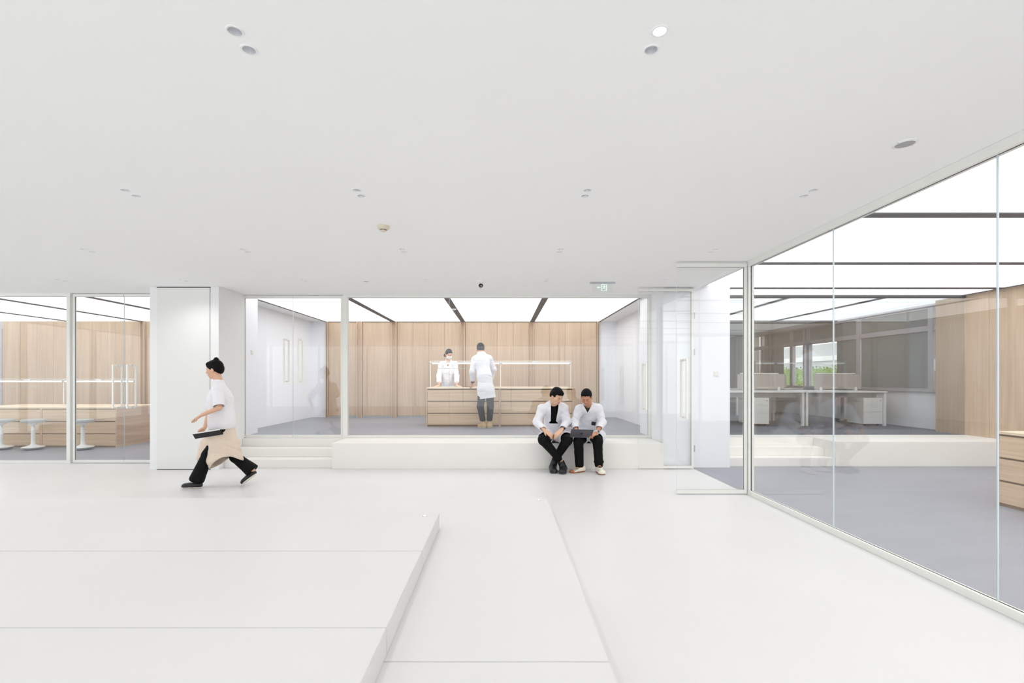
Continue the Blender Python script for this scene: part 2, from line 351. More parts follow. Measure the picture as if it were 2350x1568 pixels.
# left glass wall
w1 = sroot('window_1', 'fixed glass wall of the left room in white frame, left of the glass doors', 'glass wall', (-9, 8.26, 0))
def sub(mb, o=(0, 0, 0)):
    mb.v = [(a-o[0], b_-o[1], c-o[2]) for a, b_, c in mb.v]; return mb
def part(root, mb, name, m, **k): return sub(mb, root.location).build(name, m, root, **k)
part(w1, MB().box(-14.4, -7.40, 8.22, 8.30, 0, .045).box(-14.4, -7.40, 8.22, 8.30, 2.865, CZ).box(-7.46, -7.40, 8.215, 8.30, .046, 2.864), 'frame', M['frame'], bevel=.002)
for a, b_ in ((-14.4, -12.2), (-12.19, -9.84), (-9.83, -7.46)):
    part(w1, MB().pane(a, b_, 8.254, 8.266, .045, 2.865), 'pane', [M['glass'], M['edge']])
def pull_handle(root, x, y, z0, z1, axis='y', d=.095, t=.026):
    b = MB()
    for s in (-1, 1):
        if axis == 'y':
            b.box(x-t/2, x+t/2, y+s*d-t/2, y+s*d+t/2, z0, z1)
            for z in (z0, z1-t): b.box(x-t/2, x+t/2, min(y+s*.008, y+s*(d-t/2)), max(y+s*.008, y+s*(d-t/2)), z, z+t)
    o = part(root, b, 'handle', M['handle'], bevel=.003)
    part(root, MB().box(x-.012, x+.012, y-.0085, y+.0085, z0+.003, z0+.023).box(x-.012, x+.012, y-.0085, y+.0085, z1-.023, z1-.003), 'handle_fixing', M['steel'])
def leaf(name, label, x0, x1, y, z0, z1, hinge, hx, hz):
    r = sroot(name, label, 'glass door', ((x0+x1)/2, y, z0))
    b = MB().box(x0, x1, y-.02, y+.02, z0, z0+.045).box(x0, x1, y-.02, y+.02, z1-.045, z1)
    if hinge < 0: b.box(x0, x0+.035, y-.02, y+.02, z0+.0455, z1-.0455)
    elif hinge > 0: b.box(x1-.035, x1, y-.02, y+.02, z0+.0455, z1-.0455)
    part(r, b, 'frame', M['frame'], bevel=.002)
    part(r, MB().pane(x0+(.035 if hinge < 0 else 0), x1-(.035 if hinge > 0 else 0), y-.006, y+.006, z0+.045, z1-.045), 'pane', [M['glass'], M['edge']])
    pull_handle(r, hx, y, hz[0], hz[1])
    return r
leaf('door_1', 'left leaf of the glass double door to the left room', -7.375, -6.503, 8.26, .012, 2.91, -1, -6.62, (.945, 1.695))
leaf('door_2', 'right leaf of the left room double door, beside the column', -6.497, -5.63, 8.26, .012, 2.91, 1, -6.375, (.945, 1.695))
struct('trim_door_left', MB().box(-5.63, -5.62, 8.262, 8.30, 0, CZ), M['gap'], 'narrow dark gap between the left glass doors and the column', 'door gap')
MY = 8.44
leaf('door_3', 'left leaf of the glass double door above the lobby steps', -4.55, -3.673, MY, PZ+.01, CZ-.012, -1, -3.79, (PZ+.98, PZ+1.74))
leaf('door_4', 'right leaf of the glass double door above the lobby steps', -3.667, -2.79, MY, PZ+.01, CZ-.012, 1, -3.545, (PZ+.98, PZ+1.74))
w2 = sroot('window_2', 'large fixed glass wall of the middle room behind the white bench', 'glass wall', (0, MY, PZ))
part(w2, MB().box(-2.785, -2.70, MY-.04, MY+.04, PZ, CZ).box(-2.70, 2.62, MY-.04, MY+.04, PZ, PZ+.045).box(-2.70, 2.62, MY-.04, MY+.04, 2.88, CZ).box(2.575, 2.62, MY-.04, MY+.04, PZ+.0455, 2.8795), 'frame', M['frame'], bevel=.002)
for a, b_ in ((-2.70, -.923), (-.918, .853), (.858, 2.575)):
    part(w2, MB().pane(a, b_, MY-.006, MY+.006, PZ+.045, 2.88), 'pane', [M['glass'], M['edge']])
# right glass wall X = 3.1
w3 = sroot('window_3', 'tall frameless glass wall along the right side of the lobby', 'glass wall', (3.1, 2, 0))
part(w3, MB().box(3.085, 3.14, -4.2, 6.043, 0, .055).box(3.085, 3.155, -4.2, 6.06, 2.858, CZ).box(3.087, 3.155, 5.985, 6.043, .0555, 2.8575), 'frame', M['frame'], bevel=.002)
part(w3, MB().box(3.10, 3.15, 6.046, 6.05, 0, CZ), 'gap_strip', M['gap'])
for a, b_ in ((-4.2, -1.504), (-1.5, -.002), (.002, 1.498), (1.502, 3.009), (3.015, 4.499), (4.505, 5.985)):
    part(w3, MB().pane(3.112, 3.124, a, b_, .055, 2.858), 'pane', [M['glass'], M['edge']])
o = MB().box(3.1115, 3.1118, 2.62, 2.72, .135, .165).build('glass_label', M['greyplastic']); o.parent = w3; o.location = (-3.1, -2, 0)
struct('trim_right_header', MB().box(3.085, 3.155, 6.06, 7.85, 2.9, CZ+.3).box(3.1, 3.2, -4.2, 6.06, CZ, 3.25).box(3.1, 3.2, 6.06, 7.85, CZ, 3.25), M['ceil'], 'white header over the open double doors', 'door header')
r5 = leaf('door_5', 'nearer open glass door leaf hinged at the corner of the glass wall', 2.20, 3.08, 6.03, .012, 2.90, 1, 2.296, (.955, 1.70))
r6 = leaf('door_6', 'farther open glass door leaf in front of the white wall', 2.20, 3.085, 7.715, .012, 2.90, 1, 2.300, (.955, 1.70))
for z in (.28, 1.83, 2.42):
    part(r6, MB().tube((3.105, 7.715, z), (3.105, 7.715, z+.10), .009, n=10), 'hinge', M['steel'], smooth=True)
# office partition glass
w4 = sroot('window_4', 'glass partition between the right room and the desk office', 'glass wall', (6, 8.9, PZ))
part(w4, MB().box(3.74, 8.62, 8.875, 8.925, 2.95, 3.0), 'frame', M['beam'])
for a, b_ in ((5.60, 6.55), (6.555, 7.60), (7.605, 8.59), (3.76, 4.65), (4.655, 5.595)):
    part(w4, MB().pane(a, b_, 8.895, 8.907, PZ+.002, 2.95), 'pane', [M['officeglass'], M['officeglass']])
# ---------------------------------------------------------------- recessed downlights
def make_downlight(lit):
    r = empty('downlight')
    MB().lathe([(.0275, .004), (.0275, -.0035), (.034, -.0035), (.0365, -.0005), (.0365, .0)], n=40).build('trim_ring', M['plastic'], r, smooth=True)
    MB().lathe([(.0275, -.002), (.0235, .02), (.0175, .038)], n=18).build('reflector', M['chrome'], r)
    MB().lathe([(.0001, .034), (.0175, .034), (.0178, .040), (.0001, .040)], n=24).build('bulb', M['bulb'] if lit else M['steel'], r)
    return r
def lamp(x, y, z, power, name='lamp', parent=None):
    l = bpy.data.lights.new('downlight_beam', 'SPOT'); l.energy = power; l.spot_size = math.radians(150); l.spot_blend = 1; l.shadow_soft_size = .12
    l.color = (1, .985, .965)
    o = bpy.data.objects.new('beam', l); COL.objects.link(o)
    if parent is not None: o.parent = parent; o.location = (0, 0, -.02)
    else: o.location = (x, y, z)
    return o
proto_off = make_downlight(False); proto_lit = make_downlight(True)
rown = ['nearest row', 'second nearest row', 'third row', 'farthest row']
coln = ['first pair from left', 'second pair from left', 'third pair from left', 'fourth pair from left', 'fifth pair from left', 'pair beside the glass wall']
rc = {0: ['', '', 'left of the frame pair', 'left pair', 'right pair', '']}
first = {}
for (x, y, r, c, k) in spots:
    lit = (r == 0 and c == 4 and k == 0)
    p = proto_lit if lit else proto_off
    if p in first:
        o = copy_tree(p)
        for ch in list(o.children):
            if ch.type == 'LIGHT': bpy.data.objects.remove(ch)
    else: o = p; first[p] = 1
    o.location = (x, y, CZ)
    cname = (rc.get(r) or coln)[c]
    tag(o, ('lit' if lit else 'dull')+f' recessed downlight, {"rear" if k else "front"} of the {cname}, {rown[r]}', 'downlight', 'paired recessed downlights in the lobby ceiling')
    if (k == 0): lamp(0, 0, 0, DOWN*(.95, 1.05, 1.25, 1.55)[r], parent=o)
for x, y in hidden_spots:
    o = copy_tree(proto_off); o.location = (x, y, CZ-.001)
    for ch in list(o.children):
        if ch.type == 'LIGHT': bpy.data.objects.remove(ch)
    cw = {-8.4: 'beyond the left edge', -6.57: 'farthest left', -4.75: 'second from left', -2.94: 'third from left', -1.13: 'fourth from left', .67: 'fifth from left', 2.43: 'beside the glass wall'}[x]
    rw = {.33: 'just above the viewer', -1.4: 'first row behind the viewer', -2.8: 'last row behind the viewer', 2.03: 'nearest row', 3.74: 'second nearest row', 5.44: 'third row', 7.1: 'farthest row'}[y]
    tag(o, f'recessed downlight outside the frame, {cw}, {rw}', 'downlight', 'recessed downlights outside the view')
    lamp(0, 0, 0, DOWN, parent=o)
# small flat downlights in the middle room soffits
def small_spot(x, y, label):
    r = empty('downlight', (x, y, LZ))
    MB().lathe([(.0001, -.002), (.022, -.002), (.022, 0)], n=20).build('lens', M['steel'], r)
    MB().lathe([(.022, 0), (.022, -.004), (.032, -.003), (.033, 0)], n=24).build('trim_ring', M['plastic'], r, smooth=True)
    tag(r, label, 'downlight', 'small downlights in the middle room soffits')
for i, y in enumerate((10.0, 11.1, 12.1)):
    n_ = ['nearest', 'middle', 'farthest'][i]
    small_spot(-4.95, y, f'{n_} small downlight in the white soffit above the left wall')
    small_spot(2.88, y, f'{n_} small downlight in the white soffit above the right wall')

# speakers, smoke detector, camera, exit sign
def speaker(x, y, r, label):
    e = tag(empty('ceiling_speaker', (x, y, CZ)), label, 'speaker')
    MB().lathe([(r*.78, -.006), (r*.80, -.009), (r, -.004), (r, 0)], n=48).build('rim', M['plastic'], e, smooth=True)
    MB().lathe([(.0001, -.006), (r*.78, -.006)], n=48).build('grille', M['mesh'], e)
    for a in (.3, PI+.3): MB().tube((r*.92*math.cos(a), r*.92*math.sin(a), -.001), (r*.92*math.cos(a), r*.92*math.sin(a), -.007), .004, n=8).build('screw', M['steel'], e)
speaker(2.525, 3.0, .066, 'round grey ceiling speaker near the right glass wall')
speaker(-2.04, 7.23, .05, 'small round ceiling speaker above the white bench')
e = tag(empty('smoke_detector', (-1.14, 4.62, CZ)), 'beige round smoke detector on the lobby ceiling', 'smoke detector')
MB().lathe([(.056, 0), (.056, -.012), (.054, -.026), (.044, -.034), (.030, -.036)], n=40).build('base', M['beige'], e, smooth=True)
MB().lathe([(.030, -.033), (.030, -.046), (.024, -.052), (.0001, -.053)], n=40).build('sensor_cap', M['beige'], e, smooth=True)
e2 = tag(empty('smoke_detector', (-1.04, 10.5, LZ-.012)), 'small white smoke detector on the middle dark ceiling channel', 'smoke detector')
MB().lathe([(.05, 0), (.05, -.012), (.042, -.022), (.026, -.028)], n=32).build('base', M['plastic'], e2, smooth=True)
MB().lathe([(.026, -.026), (.026, -.036), (.0001, -.040)], n=32).build('sensor_cap', M['greyplastic'], e2, smooth=True)
sl_ = MB()
for k in range(10):
    a = 2*PI*k/10+.25
    T = Matrix.Rotation(a, 4, 'Z')
    sl_.box(.0295, .0310, -.0065, .0065, -.0435, -.0375, 0, T)
sl_.build('slot', M['blackp'], e)
e = tag(empty('security_camera', (-.31, 7.2, CZ)), 'small white dome security camera with black lens ball', 'security camera')
MB().lathe([(.066, 0), (.066, -.012), (.060, -.024), (.048, -.030)], n=40, close=True).build('base', M['plastic'], e, smooth=True)
MB().lathe([(.0001, -.108), (.015, -.106), (.03, -.096), (.040, -.078), (.043, -.06), (.042, -.035), (.03, -.02), (.0001, -.015)], n=32).build('housing', M['plastic'], e, smooth=True)
bm = bmesh.new(); bmesh.ops.create_uvsphere(bm, u_segments=28, v_segments=18, radius=.034); bmesh.ops.translate(bm, verts=bm.verts, vec=(.0, -.019, -.073))
me = bpy.data.meshes.new('lens_ball'); bm.to_mesh(me); bm.free(); me.materials.append(M['blackp']); me.polygons.foreach_set('use_smooth', [True]*len(me.polygons))
o = bpy.data.objects.new('lens_ball', me); COL.objects.link(o); o.parent = e
MB().tube((.006, -.046, -.083), (.006, -.054, -.085), .009, n=16).build('lens', M['steel'], e, smooth=True)
# exit sign
ex = tag(empty('exit_sign', (1.54, 7.3, CZ)), 'hanging clear exit sign with green arrow and running figure', 'exit sign')
MB().box(-.19, .19, -.02, .02, -.022, 0).build('mount', M['steel'], ex, bevel=.002)
MB().pane(-.16, .16, -.004, .004, -.15, -.022).build('panel', [M['acrylic'], M['acrylic']], ex)
sg = MB(); yy0, yy1 = -.0075, -.0045
x0, x1, z0, z1 = -.022, .062, -.135, -.034
for a in ((x0, x0+.010, z0, z1), (x1-.010, x1, z0, z1), (x0, x1, z1-.008, z1), (x0, x1, z0, z0+.006)): sg.box(a[0], a[1], yy0, yy1, a[2], a[3])
def strip(p, q, wd): 
    p = Vector((p[0], 0, p[1])); q = Vector((q[0], 0, q[1])); d = (q-p).normalized(); n_ = Vector((-d.z, 0, d.x))*wd/2
    sg.prism([(v.x, yy0, v.z) for v in (p+n_, q+n_, q-n_, p-n_)], (0, yy1-yy0, 0))
sg.prism([(.026+.007*math.cos(t*PI/6), yy0, -.052+.007*math.sin(t*PI/6)) for t in range(12)], (0, yy1-yy0, 0))
for p, q, wd in (((.024, -.060), (.018, -.088), .012), ((.018, -.086), (.036, -.100), .008), ((.036, -.100), (.034, -.124), .007), ((.018, -.086), (.006, -.102), .008), ((.006, -.102), (-.008, -.108), .007), ((.022, -.064), (.006, -.070), .006), ((.006, -.070), (.000, -.082), .005), ((.024, -.064), (.040, -.074), .006), ((.040, -.074), (.046, -.064), .005)): strip(p, q, wd)
sg.prism([(-.085, yy0, -.082), (-.066, yy0, -.066), (-.066, yy0, -.098)], (0, yy1-yy0, 0)); sg.box(-.067, -.036, yy0, yy1, -.087, -.077)
sg.build('pictogram', M['green'], ex)

# switches
def switch(name, loc, rz, label, cat):
    e = tag(empty(name, loc, rz), label, cat)
    MB().box(-.043, .043, -.010, 0, -.043, .043).build('plate', M['plastic'], e, bevel=.003)
    MB().box(-.030, .030, -.013, -.009, -.030, .030).build('rocker', M['frame'], e, bevel=.002)
switch('light_switch', (-4.70, 9.02, 1.955), PI/2, 'square white light switch on the pier behind the left glass doors', 'switch')
switch('wall_socket', (3.515, 7.85, 1.535), 0, 'square white switch plate on the white wall beside the open glass doors', 'switch')

# ---------------------------------------------------------------- drawer islands
def cabinet(loc, rz, wd, dp, h, label, group, mx, mend):
    r = tag(empty('drawer_cabinet', loc, rz), label, 'cabinet', group)
    th = .022; H = h-.03
    MB().box(0, th, .0, dp, 0, H).build('side_panel', mend, r)
    MB().box(wd-th, wd, .0, dp, 0, H).build('side_panel', mend, r)
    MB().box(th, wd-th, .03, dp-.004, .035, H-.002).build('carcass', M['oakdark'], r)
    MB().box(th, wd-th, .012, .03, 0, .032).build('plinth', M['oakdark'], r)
    n = 3; gp = .022; base = .036; hh = (H-base-gp*n)/n
    for k in range(n):
        z = base+k*(hh+gp)
        MB().box(th+.003, wd-th-.003, .004, .026, z, z+hh).build('drawer', mx, r, bevel=.002)
    return r
def island(loc, rz, h, where, mx=None, dp=1.2, wd=1.6):
    e0 = Matrix.Translation(loc) @ Matrix.Rotation(rz, 4, 'Z')
    mx = mx or M['oakx']
    for i in (0, 1):
        p = e0 @ Vector((i*(wd+.001), 0, 0))
        cabinet(p, rz, wd, dp, h, f'{["first", "second"][i]} pale oak drawer cabinet of the {where}', f'drawer cabinets of the {where}', mx, M['oakend'])
    r = tag(empty('worktop', e0 @ Vector((0, 0, h-.03)), rz), f'continuous pale oak worktop on the {where}', 'worktop')
    MB().box(-.003, 2*wd+.004, -.003, dp+.003, 0, .03).build('board', M['oaktop'], r, bevel=.0015)
def lamp_frame(loc, label, wd=1.6):
    r = tag(empty('rail_lamp', loc), label, 'lamp', 'rail lamps over the oak islands')
    b = MB()
    for i in range(3): b.box(i*wd-.006, i*wd+.006, -.006, .006, 0, .585)
    for i in range(3): MB().box(i*wd-.03, i*wd+.03, -.03, .03, 0, .004).build('foot', M['steel'], r)
    b.build('post', M['plastic'], r)
    for i in range(2):
        t = MB().tube((i*wd+.025, 0, .545), ((i+1)*wd-.025, 0, .545), .0165, n=20).build('lamp_tube', M['tube'], r, smooth=True)
        MB().tube((i*wd+.008, 0, .545), (i*wd+.03, 0, .545), .023, n=16).build('end_cap', M['steel'], r, smooth=True)
        MB().tube(((i+1)*wd-.03, 0, .545), ((i+1)*wd-.008, 0, .545), .023, n=16).build('end_cap', M['steel'], r, smooth=True)
        MB().box(i*wd+.72, i*wd+.86, -.018, .018, .572, .590).build('clamp', M['steel'], r)
    MB().box(-.008, 2*wd+.008, -.010, .010, .588, .600).build('top_rail', M['plastic'], r)
    MB().box(0, 2*wd, -.006, .006, .420, .430).build('lower_rail', M['greyplastic'], r)
island((-1.64, 10.45, PZ), 0, .85, 'island in the middle room')
lamp_frame((-1.62, 10.95, PZ+.85), 'white framed rail lamp with two lit tubes over the middle island')
island((-11.345, 10.14, .002), 0, .85, 'island in the left room')
lamp_frame((-11.42, 10.75, .852), 'white framed rail lamp with lit tubes over the left island')
island((5.70, 5.52, 0), -PI/2, .85, 'island in the right room')

# small recessed floor lights at the slab corners
for (x, y, z, lab) in ((-.66, 4.12, .27, 'tiny lit floor light at the corner of the upper white step'), (.40, 5.18, .14, 'tiny lit floor light near the far corner of the lower white step')):
    e = tag(empty('floor_light', (x, y, z)), lab, 'floor light', 'floor lights in the white steps')
    MB().lathe([(.020, 0), (.020, .003), (.014, .004)], n=24).build('rim', M['steel'], e, smooth=True)
    MB().lathe([(.014, .0035), (.008, .006), (.0001, .0065)], n=24).build('lens', M['tube'], e, smooth=True)
# loose items on the middle worktop
o = MB().box(-.13, .13, -.1, .1, 0, .002).build('paper_sheet', M['plastic']); o.location = (-1.33, 11.32, PZ+.851); o.rotation_euler[2] = .1
tag(o, 'white paper sheet on the worktop in front of the masked woman', 'paper')
o = MB().box(-.12, .12, -.085, .085, 0, .012).build('tablet', M['blackp'], bevel=.003); o.location = (-.78, 11.2, PZ+.851); o.rotation_euler[2] = -.15
tag(o, 'thin dark tablet lying on the middle worktop between the two people', 'tablet')

# ---------------------------------------------------------------- stools
def make_stool():
    r = empty('stool')
    MB().lathe([(.0001, .0), (.10, .0), (.165, .022), (.185, .045), (.188, .052)], n=48).build('rubber_base', M['greyplastic'], r, smooth=True)
    MB().lathe([(.188, .052), (.17, .062), (.09, .078), (.05, .095), (.036, .13), (.0335, .3), (.033, .46), (.0001, .462)], n=48).build('column', M['plastic'], r, smooth=True)
    MB().lathe([(.018, .46), (.018, .485), (.022, .49), (.0001, .49)], n=24).build('gas_spring', M['steel'], r, smooth=True)
    MB().lathe([(.026, .485), (.04, .50), (.085, .53), (.15, .555), (.185, .565)], n=48).build('seat_shell', M['plastic'], r, smooth=True)
    MB().lathe([(.184, .560), (.195, .572), (.195, .606), (.183, .620), (.14, .616), (.0001, .607)], n=48).build('seat', M['greyplastic'], r, smooth=True)
    return r
st0 = make_stool()
for i, (x, lab) in enumerate(((-8.595, 'white pedestal stool with grey seat right of the white door post, before the left island'), (-9.615, 'white pedestal stool with grey seat, middle one before the left island'), (-10.27, 'white pedestal stool with grey seat cut by the left edge of the frame'))):
    s_ = st0 if i == 0 else copy_tree(st0)
    s_.location = (x, 9.84, .003); s_.rotation_euler[2] = .3*i
    tag(s_, lab, 'stool', 'pedestal stools along the left island')

# ---------------------------------------------------------------- desk office
OX0, OX1, OB = 3.74, 8.85, 16.9
struct('ceiling_office', MB().box(OX0, 9.1, 12.7, 17.2, 2.93, 3.25), M['ceil'], 'white plaster ceiling at the far end of the desk office', 'ceiling')
for i, (a, b_) in enumerate(((3.78, 5.4), (5.52, 7.22), (7.34, 8.85))):
    o = box(a, b_, 8.95, 12.7, LZ, LZ+.04).build('luminous_ceiling_panel', M['lumdim'])
    tag(o, f'dimmed white ceiling panel of the desk office, {["left", "centre", "right"][i]} strip', 'ceiling light', 'luminous ceiling panels of the desk office')
beams('trim_office_ceiling', [5.46, 7.28], '{} dark channel from the left in the desk office ceiling', yr=(8.93, 12.7))
struct('trim_office_ceiling_edge', MB().box(3.74, 9.0, 12.66, 12.72, 2.92, 3.02), M['beam'], 'dark border where the office luminous ceiling ends', 'ceiling channel')
bk = MB()
for k in range(40): 
    x = OX0+k*.075
    bk.box(x, x+.07, OB-.02-.02*(k % 2), OB, PZ, 2.93)
bk.box(OX0, 9.1, OB, OB+.2, 0, 3.2)
struct('wall_office_back', bk, M['taupe'], 'taupe far wall of the desk office', 'wall')
struct('wall_office_sill', MB().box(8.88, 9.1, 9.5, 17, 0, 1.18).box(8.88, 9.1, 9.5, 17, 2.95, 3.25).box(8.64, 9.1, 9.38, 9.5, 0, 3.2), M['wall'], 'white parapet under the office windows', 'wall')
ww = sroot('window_5', 'long taupe framed window band on the right of the desk office', 'window', (8.9, 12, 1.18))
def alu(*bx):
    b = MB()
    for q in bx: b.box(*q)
    return b
muls = [(9.5, 9.62), (9.78, 9.90), (11.78, 11.90), (13.72, 13.84), (13.95, 14.0), (14.5, 14.64), (16.2, 16.3)]
part(ww, alu((8.81, 8.90, 9.5, 16.9, 1.18, 1.25), (8.81, 8.90, 9.5, 16.9, 2.44, 2.55), (8.81, 8.90, 9.5, 16.9, 2.90, 2.96), *[(8.80, 8.90, a, b_, 1.18, 2.96) for a, b_ in muls]), 'frame', M['alu'], bevel=.003)
for a, b_ in ((9.62, 9.78), (9.90, 11.78), (11.90, 13.72), (14.0, 14.5), (14.64, 16.2), (16.3, 16.9)):
    part(ww, MB().pane(8.852, 8.860, a, b_, 1.25, 2.44), 'pane', [M['glass'], M['edge']])
    part(ww, MB().pane(8.852, 8.860, a, b_, 2.55, 2.90), 'pane', [M['glass'], M['edge']])
part(ww, MB().box(8.79, 8.80, 9.68, 9.70, 1.62, 1.66).box(8.76, 8.80, 9.66, 9.72, 1.80, 1.86).box(8.745, 8.765, 9.66, 9.70, 1.62, 1.86), 'handle', M['plastic'], bevel=.004)
for i, (a, b_, z0, z1, lab) in enumerate(((9.92, 11.76, 1.25, 2.95, 'grey roller blind fully covering the nearest office window'), (11.92, 12.62, 1.25, 2.44, 'narrow grey blind at the near side of the second office window'), (11.92, 16.1, 2.50, 2.95, 'long grey blind across the small upper office windows'), (15.0, 16.15, 1.25, 2.44, 'grey blind at the far end of the office window band'))):
    tag(box(8.83, 8.836, a, b_, z0, z1).build('roller_blind', M['blind']), lab, 'blind', 'office window blinds')
# brown cupboard frames before the far wall
bf = tag(empty('coat_rack', (8.35, 15.3, PZ)), 'tall dark brown frame of slim posts by the far office windows', 'rack')
MB().box(-.02, .02, -.02, .02, 0, 1.95).build('post', M['brown'], bf); MB().box(.28, .34, -.02, .02, 0, 1.95).build('post', M['brown'], bf); MB().box(-.3, -.26, -.02, .02, 0, 1.6).build('post', M['brown'], bf)
MB().box(-.3, .34, -.02, .02, 1.15, 1.19).build('crossbar', M['brown'], bf); MB().box(-.3, .34, -.15, .15, 0, .03).build('base', M['brown'], bf)
dsk = 0
def make_desk():
    r = empty('desk'); w_ = 1.8
    MB().box(0, w_, 0, 1.4, .735, .765).build('desk_top', M['desk'], r, bevel=.003)
    MB().box(.06, w_-.06, .25, .30, .62, .735).build('cable_tray', M['greyplastic'], r)
    for x in (.015, w_-.065):
        MB().box(x, x+.05, .02, .08, 0, .735).box(x, x+.05, 1.32, 1.38, 0, .735).box(x+.005, x+.045, .08, 1.32, .68, .73).build('leg', M['desk'], r, bevel=.003)
    MB().box(.64, 1.74, .69, .71, .79, 1.15).build('screen', M['fabric'], r, bevel=.006)
    MB().box(.72, 1.62, .72, .745, 1.155, 1.18).build('screen_rail', M['plastic'], r)
    for x in (.78, 1.60): MB().prism([(x-.03, .67, .765), (x+.03, .67, .765), (x+.018, .67, .85), (x-.018, .67, .85)], (0, .06, 0)).build('screen_clamp', M['plastic'], r)
    return r
def make_pedestal():
    r = empty('drawer_pedestal')
    MB().box(0, .42, 0.012, .52, .04, .62).build('body', M['desk'], r, bevel=.003)
    for z0, z1 in ((.045, .305), (.31, .455), (.46, .615)): MB().box(.004, .416, 0, .012, z0, z1).build('drawer', M['desk'], r, bevel=.002)
    MB().tube((.37, 0, .56), (.37, -.004, .56), .009, n=12).build('lock', M['blackp'], r)
    for x in (.06, .36):
        for y in (.07, .45): MB().tube((x-.012, y, .022), (x+.012, y, .022), .022, n=14).build('caster', M['blackp'], r)
    return r
d0 = make_desk(); p0 = make_pedestal()
dl = [(6.70, 10.55, 'white desk with taupe screen in the front office row, right end by the windows'), (4.895, 10.55, 'white desk with taupe screen in the front office row, behind the corner post'),
      (6.70, 13.5, 'white desk in the rear office row, right end'), (4.895, 13.5, 'white desk in the rear office row, left end')]
for i, (x, y, lab) in enumerate(dl):
    d = d0 if i == 0 else copy_tree(d0)
    d.location = (x, y, PZ); tag(d, lab, 'desk', 'white office desks')
pl_ = [(8.01, 10.60, 'white drawer pedestal under the right end of the front office desks'), (5.50, 10.60, 'white drawer pedestal under the front office desks, just right of the corner post'), (7.3, 13.7, 'white drawer pedestal under the rear row desk')]
for i, (x, y, lab) in enumerate(pl_):
    d = p0 if i == 0 else copy_tree(p0)
    d.location = (x, y, PZ); tag(d, lab, 'drawer pedestal', 'white drawer pedestals')
# outdoors
struct('ground_outside', box(9.1, 40, 2, 60, -.5, -.3), M['paver'], 'grey paving outside the office windows', 'ground')
hb = bmesh.new(); bmesh.ops.create_grid(hb, x_segments=2, y_segments=2, size=1); hb.free()
hv = MB(); rnd = random.Random(3)
for k in range(6000):
    x = 12.2+rnd.random()*1.3; y = 11+rnd.random()*14; z = -.3+rnd.random()*2.25
    s_ = .045+.035*rnd.random(); T = Matrix.Translation((x, y, z)) @ Matrix.Rotation(rnd.random()*6.3, 4, Vector((rnd.random()-.5, rnd.random()-.5, rnd.random()-.5)))
    hv.prism([T @ Vector(p) for p in ((-s_, 0, 0), (0, -s_*.5, 0), (s_, 0, 0), (0, s_*.5, .03))], T.to_3x3() @ Vector((0, 0, .006)))
hv.box(12.45, 13.3, 11, 25, -.3, 1.85)
tag(hv.build('hedge', M['leaf']), 'bright green clipped hedge outside the office windows', 'hedge')
fb = tag(empty('building', (17, 18, -.3)), 'pale grey neighbouring building seen through the office windows', 'building')
MB().box(0, 3, -8, 16, 0, 3.6).build('facade', M['render'], fb)
for z in (1.1, 1.9, 2.7): MB().box(-.12, 0, -8, 16, z, z+.25).build('ledge', M['plastic'], fb)
for k in range(8): MB().box(-.03, 0, -7+k*2.6, -5.6+k*2.6, 1.4, 1.85).build('window', M['alu'], fb)
# ---------------------------------------------------------------- people: smooth bodies and clothes grown on a grid
M['skin'] = mat('warm_skin', (222, 178, 150), .5, spec=.3, noise=(30, .03))
M['skintan'] = mat('tanned_skin', (198, 146, 116), .5, spec=.3, noise=(30, .04))
M['hair'] = mat('black_hair', (8, 8, 9), .6, spec=.15, noise=((160, 160, 20), .5), bump=(140, .5, .004))
M['hairg'] = mat('dark_grey_hair', (44, 43, 45), .6, spec=.2, noise=((160, 160, 20), .4), bump=(140, .5, .004))
M['coat'] = mat('white_lab_coat_cotton', (233, 233, 239), .8, spec=.1, noise=(60, .012), bump=(500, .1, .0008))
M['blackcloth'] = mat('black_trouser_cloth', (9, 9, 11), .75, spec=.2, noise=(60, .2))
M['charcoal'] = mat('charcoal_trouser_cloth', (38, 38, 44), .8, spec=.15, noise=(60, .15))
M['olive'] = mat('dark_olive_shirt', (66, 68, 56), .85, noise=(60, .1))
M['shoeblack'] = mat('black_shoe_leather', (20, 20, 24), .4, noise=(40, .3))
M['solegrey'] = mat('grey_rubber_sole', (86, 88, 92), .6, noise=(40, .1))
M['cream'] = mat('cream_shoe_fabric', (238, 232, 218), .7, noise=(80, .03))
M['gum'] = mat('brown_gum_sole', (172, 104, 66), .6, noise=(40, .06))
M['tan'] = mat('tan_suede_boot', (198, 170, 132), .85, noise=(60, .07))
M['red'] = mat('dark_red_heel_tab', (130, 48, 50), .7, noise=(60, .05))
M['lip'] = mat('muted_lip', (176, 104, 96), .5, noise=(50, .04))
M['dark'] = mat('dark_brow_and_lash', (30, 24, 22), .7, noise=(60, .1))
M['mask'] = mat('white_face_mask', (240, 240, 242), .8, noise=(80, .01))
M['spacegrey'] = mat('space_grey_aluminium', (112, 112, 120), .35, metal=.7, noise=(80, .02))
M['skirt'] = mat('beige_skirt_cloth', (226, 208, 190), .85, noise=(40, .03))
M['whitetop'] = mat('soft_white_knit', (236, 234, 238), .85, noise=(50, .015))

